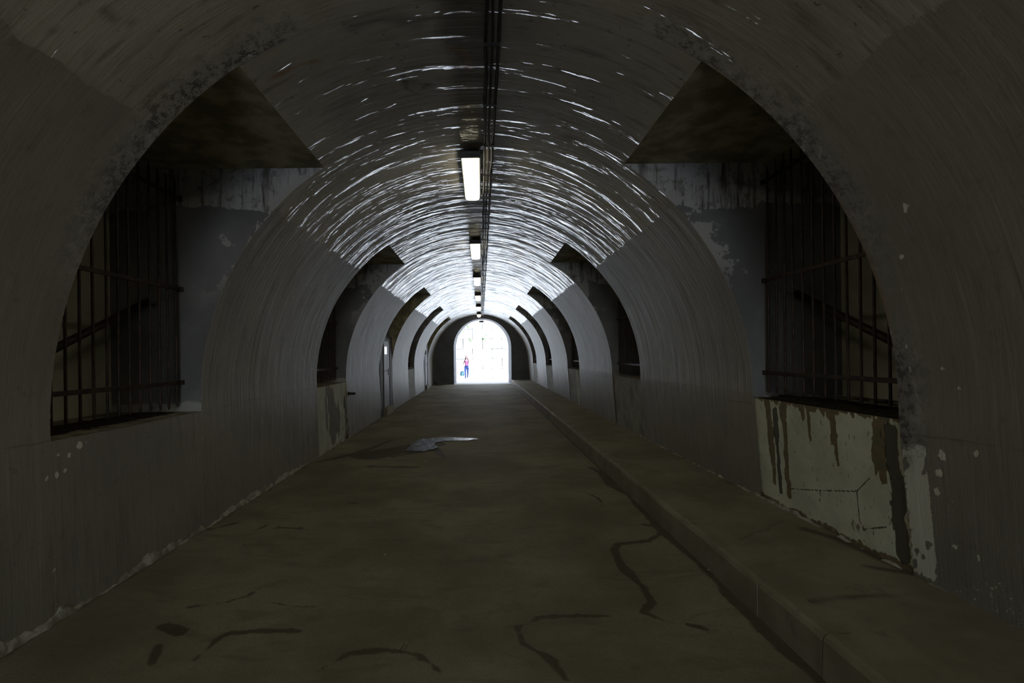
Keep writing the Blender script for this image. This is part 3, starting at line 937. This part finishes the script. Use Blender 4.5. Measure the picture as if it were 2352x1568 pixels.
# retaining wall of big pale stone blocks behind the walker
def retaining():
    YW = 36.4
    bm = bmesh.new(); add_box(bm, -14, 14, YW + 0.10, YW + 0.8, -0.1, 7.5)
    root = bm_obj('wall_outside', bm, M_JOINT); tag(root, kind='structure')
    meshes = []
    for i in range(5):
        b2 = bmesh.new(); add_box(b2, -0.72, 0.72, -0.1, 0.14, -0.365, 0.365, 0.03)
        r = random.Random(i)
        for v in b2.verts:
            v.co += Vector((r.uniform(-.012, .012), r.uniform(-.02, .015), r.uniform(-.01, .01)))
        me = bpy.data.meshes.new('stone_block'); bmesh.ops.recalc_face_normals(b2, faces=b2.faces); b2.to_mesh(me); b2.free(); me.materials.append(M_STONE); meshes.append(me)
    k = 0
    for row in range(10):
        off = 0.75 * (row % 2) + 0.1
        for c_ in range(-9, 9):
            o = bpy.data.objects.new('stone_block', meshes[(k * 7 + row) % 5]); link(o, root)
            o.location = (c_ * 1.48 + off, YW, 0.375 + row * 0.755)
            k += 1
retaining()

# ivy sprigs hanging on the pale wall
def ivy(name, label, cx, cz, n, spread, seed):
    r = random.Random(seed)
    bm = bmesh.new()
    for i in range(n):
        x = cx + r.gauss(0, spread); z = cz + r.gauss(0, spread * .8); y = 36.29 - abs(r.gauss(0, .04))
        s = r.uniform(.035, .07)
        M = Matrix.Translation((x, y, z)) @ Matrix.Rotation(r.uniform(0, 6), 4, 'Y') @ Matrix.Rotation(r.uniform(-.7, .7), 4, 'X')
        pts = [(-.0, 0, -1), (.7, .1, -.4), (.55, 0, .3), (0, -.1, 1.1), (-.55, 0, .3), (-.7, .1, -.4)]
        vs = [bm.verts.new(M @ Vector((p[0] * s, p[1] * s, p[2] * s))) for p in pts]
        bm.faces.new(vs)
    o = bm_obj(name, bm, M_GREEN)
    tag(o, label, 'plant', kind='stuff')
for i, (px, pz, n, s) in enumerate([(-1.42, 3.55, 24, .16), (-.85, 2.92, 16, .09), (.18, 3.02, 14, .08), (-1.0, 4.0, 12, .12), (-1.85, 2.85, 8, .08), (.45, 3.35, 6, .06)]):
    ivy('ivy_leaves', ['pale ivy sprigs high left on the sunlit stone wall outside', 'ivy tuft on the bright stone wall above the walking woman', 'ivy tuft in the middle of the bright stone wall outside',
                       'ivy sprigs under the crown of the portal arch', 'few ivy leaves by the left jamb of the portal', 'tiny ivy tuft right of the middle one outside'][i], px, pz, n, s, i)

# ------------------------------------------------------------------ doors in the closed bays
def door(n, y0, y1, z0, z1, x):
    root = empty('door_%d' % n, (x, (y0 + y1) / 2, z0)); tag(root, kind='structure')
    w = (y1 - y0) / 2; h = z1 - z0
    bm = bmesh.new(); add_box(bm, -.045, .015, -w, w, 0, h, .006)
    bm_obj('door_leaf', bm, M_DOOR, root)
    bm = bmesh.new()
    add_box(bm, -.05, .03, -w - .09, -w, -.02, h + .08, .006); add_box(bm, -.05, .03, w, w + .07, -.02, h + .08, .006); add_box(bm, -.05, .03, -w, w, h, h + .08, .006)
    bm_obj('door_frame', bm, M_HOUSE, root)
    bm = bmesh.new()
    add_box(bm, .012, .03, w - .16, w - .10, .98, 1.20, .004)
    add_tube(bm, [(.02, w - .13, 1.12), (.085, w - .13, 1.12), (.085, w - .26, 1.12)], .012, 8)
    bm_obj('handle', bm, M_HANDLE, root, True)
    bm = bmesh.new()
    add_box(bm, .012, .05, -.32, -.14, 1.64, 1.87, .004)
    bm_obj('emergency_light', bm, M_EMERG if n == 1 else M_HOUSE, root)
    bm = bmesh.new(); add_box(bm, -.05, .12, -w - .1, w + .1, -z0 - .03, -.005, .01)
    bm_obj('door_step', bm, M_WALK, root)
door(1, 14.62, 15.50, 0.22, 2.28, -2.985)
door(2, 25.4, 26.3, 0.22, 2.25, -2.985)
# lower infill walls of the two closed bays stand forward like the lining
for n, k in ((1, 4), (2, 6)):
    a, b = BAYS[k]
    bm = bmesh.new()
    y0, y1 = ((14.50, 15.60), (25.3, 26.4))[n - 1]
    add_box(bm, -3.10, -2.972, a, y0, -.05, 2.42, 0); add_box(bm, -3.10, -2.972, y1, b, -.05, 2.42, 0); add_box(bm, -3.10, -2.972, y0, y1, 2.37, 2.42, 0)
    o = bm_obj('wall_infill', bm, M_ENDW); tag(o, kind='structure')

# ------------------------------------------------------------------ ceiling lamps
def make_lamp():
    t = empty('ceiling_lamp')
    tag(t, 'x', 'lamp', 'fluorescent lamps along the crown of the vault')
    bm = bmesh.new()
    add_box(bm, -.125, .125, -.76, .76, .035, .085, .01)
    add_box(bm, -.118, .118, -.765, -.735, .0, .04, .008)
    add_box(bm, -.118, .118, .735, .765, .0, .04, .008)
    bm_obj('housing', bm, M_HOUSE, t)
    # prismatic trough diffuser: shallow curved cover
    vs, fs = [], []
    prof_ = [(-.100, .036), (-.104, .005), (-.09, -.022), (-.05, -.032), (0, -.034), (.05, -.032), (.09, -.022), (.104, .005), (.100, .036)]
    for y in (-.73, .73):
        for p in prof_: vs.append((p[0], y, p[1]))
    m_ = len(prof_)
    for i in range(m_ - 1): fs.append((i, i + 1, m_ + i + 1, m_ + i))
    fs.append(tuple(range(m_))); fs.append(tuple(reversed(range(m_, 2 * m_))))
    mesh_obj('diffuser', vs, fs, M_LAMP, t)
    for s in (-.45, .45):
        bm = bmesh.new(); add_box(bm, -.03, .03, s - .02, s + .02, .08, .13); bm_obj('bracket', bm, M_HOUSE, t)
    return t
lamp0 = make_lamp()
LAMPS = [(6.50, 'nearest and largest glowing ceiling lamp in view'), (10.95, 'second glowing ceiling lamp from the camera'), (15.40, 'third glowing ceiling lamp from the camera'),
         (19.90, 'fourth glowing ceiling lamp from the camera'), (24.35, 'fifth glowing ceiling lamp, last but one before the portal'), (28.75, 'farthest glowing ceiling lamp, right before the end wall'),
         (2.05, 'unseen ceiling lamp added above the camera to light the near walls'), (-2.4, 'unseen ceiling lamp added just behind the camera for light'), (-6.9, 'unseen ceiling lamp added farther behind the camera for light')]  # row continued with unseen lamps, added to light the near walls
for i, (y, lab) in enumerate(LAMPS):
    if i == 0: o = lamp0
    else:
        o = lamp0.copy(); C.objects.link(o)
        for ch in lamp0.children:
            c = ch.copy(); C.objects.link(c); c.parent = o
    o.location = (-0.10, y, 4.165)
    o['label'] = lab

# cables along the crown
cable_run = empty('cable_run', (0.114, 10, 4.2))
tag(cable_run, 'run of three dark cables clamped along the vault crown beside the lamps', 'cable')
def cable(name, x, z, r, label, y0=-8.9, y1=29.6, wav=.009, seed=0):
    q = random.Random(seed)
    pts = []
    y = y0
    while y < y1:
        pts.append((x + q.uniform(-wav, wav), y, z + q.uniform(-wav, wav) * .8)); y += 0.45
    bm = bmesh.new(); add_tube(bm, pts, r, 6)
    o = bm_obj(name, bm, M_CABLE, cable_run, True); o.matrix_parent_inverse = Matrix.Translation(-Vector(cable_run.location))
cable('cable', 0.070, 4.215, .013, 'leftmost dark cable along the vault crown beside the lamps', seed=1)
cable('cable', 0.112, 4.225, .010, 'thin middle cable of the three along the vault crown', seed=2)
cable('cable', 0.158, 4.213, .014, 'rightmost thick cable of the three along the vault crown', seed=3)
clip0 = None
y = 1.9
i = 0
while y < 29:
    if clip0 is None:
        bm = bmesh.new(); add_box(bm, -.065, .065, -.015, .015, -.022, -.012); add_box(bm, -.065, -.055, -.015, .015, -.02, .065); add_box(bm, .055, .065, -.015, .015, -.02, .065)
        clip0 = bm_obj('clamp', bm, M_CABLE, cable_run); clip0.matrix_parent_inverse = Matrix.Translation(-Vector(cable_run.location)); o = clip0
    else:
        o = clip0.copy(); C.objects.link(o)
    o.location = (0.114, y, 4.215)
    y += 0.9

# small dark lamp box hanging in the portal crown
t = empty('portal_floodlight', (0.05, 31.25, 3.98)); tag(t, 'small dark box light hanging under the crown of the portal arch', 'lamp')
bm = bmesh.new(); add_box(bm, -.15, .15, -.07, .07, -.05, .05, .012); bm_obj('housing', bm, M_CABLE, t)
bm = bmesh.new(); add_box(bm, -.02, .02, -.02, .02, .04, .10); bm_obj('bracket', bm, M_CABLE, t)

# pipe stub by the second left alcove
bm = bmesh.new()
yb, zb_ = 10.72, 0.97
add_tube(bm, [(-3.02, yb, zb_), (-2.93, yb, zb_), (-2.82, yb, zb_)], .027, 12)
add_tube(bm, [(-2.985, yb, zb_), (-2.955, yb, zb_)], .045, 12)
o = bm_obj('drain_pipe', bm, M_PIPE, None, False); tag(o, 'short black pipe stub sticking out of the left wall beside an alcove', 'pipe')

# ------------------------------------------------------------------ puddle
def puddle():
    pts = [(930, 1035), (948, 1018), (962, 1008), (1000, 1005), (1045, 1004), (1100, 1008), (1060, 1012), (1020, 1012), (1000, 1017), (1005, 1028), (975, 1036)]
    ring = [on_plane_z(x, y, 0.0) for x, y in pts]
    n = len(ring); out = []
    for i in range(n):
        for t in (0, .33, .66):
            p0, p1 = ring[i], ring[(i + 1) % n]
            x = p0[0] * (1 - t) + p1[0] * t; y = p0[1] * (1 - t) + p1[1] * t
            out.append((x + rnd.uniform(-.03, .03), y + rnd.uniform(-.04, .04)))
    bm = bmesh.new()
    top = [bm.verts.new((x, y, 0.0045)) for x, y in out]; bot = [bm.verts.new((x * 1.0, y, -0.01)) for x, y in out]
    f = bm.faces.new(top)
    for i in range(len(out)):
        j = (i + 1) % len(out); bm.faces.new((top[i], bot[i], bot[j], top[j]))
    bmesh.ops.triangulate(bm, faces=[f])
    o = bm_obj('puddle', bm, M_WATER); tag(o, 'shallow dark puddle on the concrete floor near the left wall', 'puddle')
puddle()

# ------------------------------------------------------------------ litter
def scrap(name, px, py, sx, sy, label, cat, mat, z=0.0, rz=0.0):
    x, y = on_plane_z(px, py, z)
    bm = bmesh.new()
    n = 5
    vs = [[bm.verts.new(((i / n - .5) * sx * (1 + .15 * rnd.uniform(-1, 1)), (j / n - .5) * sy * (1 + .15 * rnd.uniform(-1, 1)), 0.003 + rnd.uniform(0, .006) + .010 * abs(i / n - .5))) for j in range(n + 1)] for i in range(n + 1)]
    for i in range(n):
        for j in range(n): bm.faces.new((vs[i][j], vs[i + 1][j], vs[i + 1][j + 1], vs[i][j + 1]))
    g = bmesh.ops.solidify(bm, geom=bm.faces[:], thickness=0.0025)
    o = bm_obj(name, bm, mat, None, True)
    o.location = (x, y, z); o.rotation_euler = (0, 0, rz)
    tag(o, label, cat)
scrap('paper_scrap', 884, 1275, .032, .02, 'small pale paper scrap in the middle of the floor', 'litter', M_PAPER, 0, .3)
scrap('paper_scrap', 560, 1251, .03, .018, 'small pale scrap on the floor left of the middle', 'litter', M_PAPER, 0, .1)
scrap('paper_scrap', 1629, 1311, .022, .03, 'left one of two white bits in the damp gutter by the kerb', 'litter', M_PAPER, 0, 1)
scrap('paper_scrap', 1640, 1313, .02, .02, 'right one of two white bits in the damp gutter by the kerb', 'litter', M_PAPER, 0, 2)
scrap('paper_scrap', 976, 1060, .07, .05, 'pale scrap lying at the near edge of the puddle', 'litter', M_PAPER, 0, .4)
scrap('paper_scrap', 1152, 914, .10, .08, 'tiny white scrap on the floor far down the tunnel', 'litter', M_PAPER, 0, .4)
scrap('dry_leaf', 309, 963, .05, .035, 'yellowish leaf on the sill of the nearest left alcove', 'leaf', M_LEAF, SILL[-1], .4)
scrap('dry_leaf', 208, 985, .05, .04, 'greenish leaf on the left sill nearer the camera', 'leaf', M_LEAF, SILL[-1], 1.4)
# two thin sticks on the floor near the camera
for (xa, ya, xb, yb), lab in (((916, 1497, 930, 1478), 'left one of two thin dark twigs on the near floor'), ((926, 1498, 938, 1479), 'right one of two thin dark twigs on the near floor')):
    p = on_plane_z(xa, ya, 0); q = on_plane_z(xb, yb, 0)
    bm = bmesh.new(); add_tube(bm, [(p[0], p[1], .004), ((p[0] + q[0]) / 2 + .003, (p[1] + q[1]) / 2, .007), (q[0], q[1], .004)], [.001, .002, .001], 6)
    tag(bm_obj('twig', bm, M_PIPE), lab, 'twig')

# dirt and rubble on the sills
def dirt(side, a, b, amp, label, x_in=0.0, w=0.5):
    nx, ny = 26, 90
    xs = np.linspace(0, 1, nx); ys = np.linspace(a + 0.01, b - 0.01, ny)
    U, Y = np.meshgrid(xs, ys, indexing='ij')
    xin = prof(side, SILL[side]) + side * (x_in + 0.01)
    X = xin + side * U * w
    hgt = amp * np.clip(np.sin(np.pi * np.clip(U * .93 + .07, 0, 1)) ** .7 * (0.6 + 0.6 * fbm(U * 5, Y * 5, 300 + side)) + .25 * fbm(U * 18, Y * 24, 310), 0.02, 2)
    hgt = hgt * sstep(0, .12, Y - a) * sstep(0, .12, b - Y)
    Z = SILL[side] - 0.004 + hgt
    faces = grid_faces(nx, ny, np.ones((nx - 1, ny - 1), bool))
    o = mesh_obj('sill_dirt', np.stack([X, Y, Z], -1).reshape(-1, 3), faces, M_DIRT, None, True)
    tag(o, label, 'dirt', kind='stuff')
dirt(1, BAYS[2][0], BAYS[2][1], 0.045, 'black dirt heaped along the sill of the nearest right alcove', 0.0, 0.6)
dirt(-1, BAYS[2][0], BAYS[2][1], 0.02, 'thin dark dirt along the sill of the nearest left alcove', 0.2, 0.5)
for (yy, xx, L, rz, lab) in ((3.62, 3.22, .34, .5, 'broken board end lying nearest on the right sill'), (3.86, 3.25, .30, .55, 'middle broken board on the right sill behind the bars'), (4.08, 3.24, .22, .5, 'short broken board farthest along the right sill')):
    bm = bmesh.new(); add_box(bm, -L / 2, L / 2, -.055, .055, -.012, .012, .004)
    for v in bm.verts: v.co.x += rnd.uniform(-.012, .012) if abs(v.co.x) > .1 else 0
    o = bm_obj('board_piece', bm, M_WOOD); o.location = (xx, yy, SILL[1] + .072); o.rotation_euler = (rnd.uniform(-.1, .1), .12, rz)
    tag(o, lab, 'board')

# rear mouth of the tunnel: a plain wall ring leaving an arch
vs, fs = [], []
inner_b = arch_pts(-1.7, 1.9, 2.3, 4.0)
n = len(inner_b)
for p in inner_b: vs.append((p[0], Y_BACK, p[1]))
for p in inner_b:
    dx, dz = p[0] - .09, p[1] - 1.6; l = max(abs(dx) / 6.0, abs(dz) / 4.8); vs.append((.09 + dx / l, Y_BACK, max(-.35, 1.6 + dz / l)))
for i in range(n - 1): fs.append((i, i + 1, n + i + 1, n + i))
tag(mesh_obj('wall_rear', vs, fs, M_ENDW), kind='structure')

# ------------------------------------------------------------------ walking woman
def flat(name, c, rough=0.7, sub=0.0):
    m = NT(name, rough, 0.3); pos = m.geo()
    m.set('Base Color', m.mix(m.mapr(m.noise(pos, 14, 4), .35, .65), c, tuple(x * .8 for x in c)))
    return m.m
M_SKIN = flat('skin', (0.34, 0.20, 0.155), 0.5)
M_PINK = flat('pink_cotton', (0.26, 0.07, 0.14))
M_JEAN = flat('blue_denim', (0.009, 0.024, 0.10))
M_HAIR = flat('brown_hair', (0.020, 0.006, 0.009), 0.6)
M_SHOE = flat('pale_shoe', (0.35, 0.32, 0.34))
M_BAG = flat('teal_bag_cloth', (0.012, 0.045, 0.065))
M_BAGP = flat('pale_turquoise_print', (0.06, 0.16, 0.18))
M_EYE = flat('dark_eye', (0.02, 0.015, 0.01), 0.3)
M_LIP = flat('lip', (0.42, 0.12, 0.11), 0.4)

def skin(name, nodes, edges, mat, parent, root=0, sub=2):
    me = bpy.data.meshes.new(name)
    me.from_pydata([n_[0] for n_ in nodes], edges, [])
    o = bpy.data.objects.new(name, me); link(o, parent)
    md = o.modifiers.new('skin', 'SKIN'); md.use_smooth_shade = True
    layer = me.skin_vertices[0] if me.skin_vertices else None
    if layer is None:
        bpy.context.view_layer.objects.active = o
        bpy.ops.mesh.customdata_skin_add() if hasattr(bpy.ops.mesh, 'customdata_skin_add') else None
        layer = me.skin_vertices[0]
    for i, n_ in enumerate(nodes):
        r = n_[1]
        layer.data[i].radius = r if isinstance(r, tuple) else (r, r)
        layer.data[i].use_root = (i == root)
    s = o.modifiers.new('sub', 'SUBSURF'); s.levels = sub; s.render_levels = sub
    bpy.context.view_layer.update()
    dg = bpy.context.evaluated_depsgraph_get()
    m2 = bpy.data.meshes.new_from_object(o.evaluated_get(dg))
    o.modifiers.clear(); o.data = m2
    m2.materials.clear(); m2.materials.append(mat)
    m2.polygons.foreach_set('use_smooth', [True] * len(m2.polygons))
    return o

def woman():
    # local frame: faces -Y (towards the camera); x<0 is her right side
    t = empty('person', (-1.08, 35.25, 0.0), 0.12)
    t.scale = (1.03, 1.03, 1.03)
    tag(t, 'woman with long dark hair, pink top and blue jeans walking with a bag', 'person')
    N = []
    E = []
    def nd(p, r): N.append((p, r)); return len(N) - 1
    pel = nd((0, 0, .93), (.135, .10)); wst = nd((0, .005, 1.08), (.112, .085)); rib = nd((0, .0, 1.22), (.125, .09)); chest = nd((0, 0, 1.34), (.135, .085))
    ncb = nd((0, .01, 1.42), (.06, .055)); nck = nd((0, -.003, 1.475), (.045, .045))
    E += [(pel, wst), (wst, rib), (rib, chest), (chest, ncb), (ncb, nck)]
    hd = nd((0, -.015, 1.545), (.066, .075)); tp = nd((0, -.008, 1.62), (.070, .080)); tp2 = nd((0, -.004, 1.665), (.05, .058))
    E += [(nck, hd), (hd, tp), (tp, tp2)]
    # legs: her right leg forward and planted, her left leg trailing
    for s, pts in ((-1, [(-.085, 0, .86, .082), (-.095, -.07, .66, .068), (-.10, -.13, .49, .052), (-.10, -.115, .36, .050), (-.095, -.11, .10, .032), (-.095, -.15, .035, .03), (-.095, -.23, .028, .024)]),
                   (1, [(.085, .0, .86, .082), (.09, .02, .66, .068), (.085, .015, .50, .052), (.085, .12, .38, .050), (.08, .25, .17, .032), (.08, .25, .09, .03), (.08, .17, .04, .024)])):
        prev = pel
        for p in pts:
            k = nd(p[:3], p[3]); E.append((prev, k)); prev = k
    # arms
    for s, pts in ((-1, [(-.155, .01, 1.36, .045), (-.195, .015, 1.22, .040), (-.215, .02, 1.09, .036), (-.235, -.02, .97, .032), (-.25, -.045, .86, .022), (-.252, -.05, .81, .028)]),
                   (1, [(.155, .01, 1.36, .045), (.20, .03, 1.22, .040), (.215, .04, 1.10, .036), (.20, -.08, 1.13, .032), (.165, -.19, 1.19, .022), (.15, -.225, 1.215, .028)])):
        prev = chest
        for p in pts:
            k = nd(p[:3], p[3]); E.append((prev, k)); prev = k
    body = skin('body', N, E, M_SKIN, t, pel)
    # hands' fingers
    def finger(base, dirs, r, name):
        nodes = [(tuple(base), r)]; p = Vector(base); ed = []
        for i, d in enumerate(dirs):
            p = p + Vector(d); nodes.append((tuple(p), r * (1 - .12 * (i + 1)))); ed.append((i, i + 1))
        return skin(name, nodes, ed, M_SKIN, t, 0, 1)
    for i in range(4):
        L = (.026, .030, .028, .022)[i]
        finger((-.252, -.075 + i * .017, .80), [(0, 0, -L), (.008, 0, -L), (.020, 0, -.004), (.004, 0, .016)], .0085, 'finger')
        finger((.15 - .0, -.235, 1.225 + i * .0 + (i - 1.5) * .016), [(-.012, -L, 0), (-.02, -L * .6, 0), (-.022, .002, 0)], .0085, 'finger')
    finger((-.240, -.075, .825), [(.022, -.008, -.018), (.010, 0, -.022)], .0095, 'thumb')
    finger((.150, -.215, 1.238), [(-.018, -.010, .022), (-.010, -.012, .014)], .0095, 'thumb')
    # face
    def ball(name, loc, s, mat, seg=14):
        bm = bmesh.new(); bmesh.ops.create_uvsphere(bm, u_segments=seg, v_segments=seg // 2 + 2, radius=1.0)
        for v in bm.verts: v.co = Vector((v.co.x * s[0] + loc[0], v.co.y * s[1] + loc[1], v.co.z * s[2] + loc[2]))
        return bm_obj(name, bm, mat, t, True)
    for s in (-1, 1):
        ball('eye', (s * .027, -.082, 1.600), (.011, .007, .006), M_EYE)
        ball('ear', (s * .069, -.008, 1.59), (.008, .016, .026), M_SKIN)
    bm = bmesh.new()
    vs = [bm.verts.new(p) for p in [(0, -.086, 1.60), (-.013, -.086, 1.566), (.013, -.086, 1.566), (0, -.108, 1.570)]]
    for f in ((0, 1, 3), (0, 3, 2), (1, 2, 3), (0, 2, 1)): bm.faces.new([vs[i] for i in f])
    bm_obj('nose', bm, M_SKIN, t)
    ball('mouth', (0, -.087, 1.545), (.020, .007, .006), M_LIP)
    # hair: cap plus long falling locks
    bm = bmesh.new()
    bmesh.ops.create_uvsphere(bm, u_segments=20, v_segments=14, radius=1.0)
    for v in list(bm.verts):
        x, y, z = v.co
        v.co = Vector((x * .084, y * .094 + .004, z * .082 + 1.625))
    bmesh.ops.delete(bm, geom=[v for v in bm.verts if v.co.y < -.045 and v.co.z < 1.655], context='VERTS')
    hair = bm_obj('hair', bm, M_HAIR, t, True)
    r = random.Random(4)
    bm = bmesh.new()
    for i in range(34):
        ang = math.pi * (i / 33) 
        x = -math.cos(ang) * .078; y = .02 + math.sin(ang) * .07
        end = 1.20 + r.uniform(-.05, .05) - (.04 if x > 0 else -.02)
        sw = r.uniform(-.02, .02) + (.02 if x > 0 else -.012)
        add_tube(bm, [(x, y, 1.63), (x * 1.12, y + .01, 1.52), (x * 1.35 + sw * .5, y - .05 * (abs(x) > .055), 1.42), (x * 1.45 + sw, y - .10 * (abs(x) > .055), end + .08), (x * 1.35 + sw, y - .12 * (abs(x) > .055), end)], [.016, .024, .027, .024, .006], 6)
    lk = bm_obj('long_locks', bm, M_HAIR, hair, True)
    # clothes: top (tank with short sleeves) and jeans as shells grown on the same skeleton
    def shell(name, src, mat, keep, off):
        bm = bmesh.new(); bm.from_mesh(src.data)
        bm.normal_update()
        bmesh.ops.delete(bm, geom=[v for v in bm.verts if not keep(v.co)], context='VERTS')
        bm.normal_update()
        for v in bm.verts: v.co += v.normal * off
        return bm_obj(name, bm, mat, t, True)
    shell('top', body, M_PINK, lambda c: .93 < c.z < 1.425 and abs(c.x) < .165 and c.y > -.14 and not (c.z > 1.36 and abs(c.x) < .035), .012)
    shell('jeans', body, M_JEAN, lambda c: .075 < c.z < 1.03 and (abs(c.x) < .175 or c.z < .75) and not (c.x < -.19 and c.z > .7), .013)
    for s, y, z, p in ((-1, -.15, 0, 0), (1, .20, .045, .5)):
        bm = bmesh.new()
        bmesh.ops.create_uvsphere(bm, u_segments=14, v_segments=10, radius=1.0)
        for v in bm.verts:
            q = Vector((v.co.x * .042, v.co.y * .125, max(v.co.z, -.75) * .042 + .032))
            q = Matrix.Rotation(p * -1, 3, 'X') @ q
            v.co = q + Vector((s * .09, y, z))
        bm_obj('shoe', bm, M_SHOE, t, True)
    # bag hanging from her right hand
    b = empty('shopping_bag', (-1.08 - .325, 35.14, .29)); tag(b, 'teal shopping bag with a pale print in the walking woman\'s hand', 'bag')
    bm = bmesh.new()
    add_box(bm, -.17, .17, -.06, .06, 0, .34, .015)
    for v in bm.verts:
        k = 1 - .28 * (v.co.z / .34); v.co.x *= k; v.co.y *= (1 - .4 * v.co.z / .34)
    bm_obj('bag_body', bm, M_BAG, b)
    bm = bmesh.new(); add_box(bm, -.03, .10, -.066, -.058, .05, .26, .002); bm_obj('print', bm, M_BAGP, b)
    for yy in (-.03, .03):
        bm = bmesh.new(); add_tube(bm, [(-.06, yy, .33), (-.02, yy * .6, .44), (.045, 0, .475), (.075, yy * .6, .44), (.08, yy, .33)], .007, 6); bm_obj('handle', bm, M_BAG, b, True)
woman()
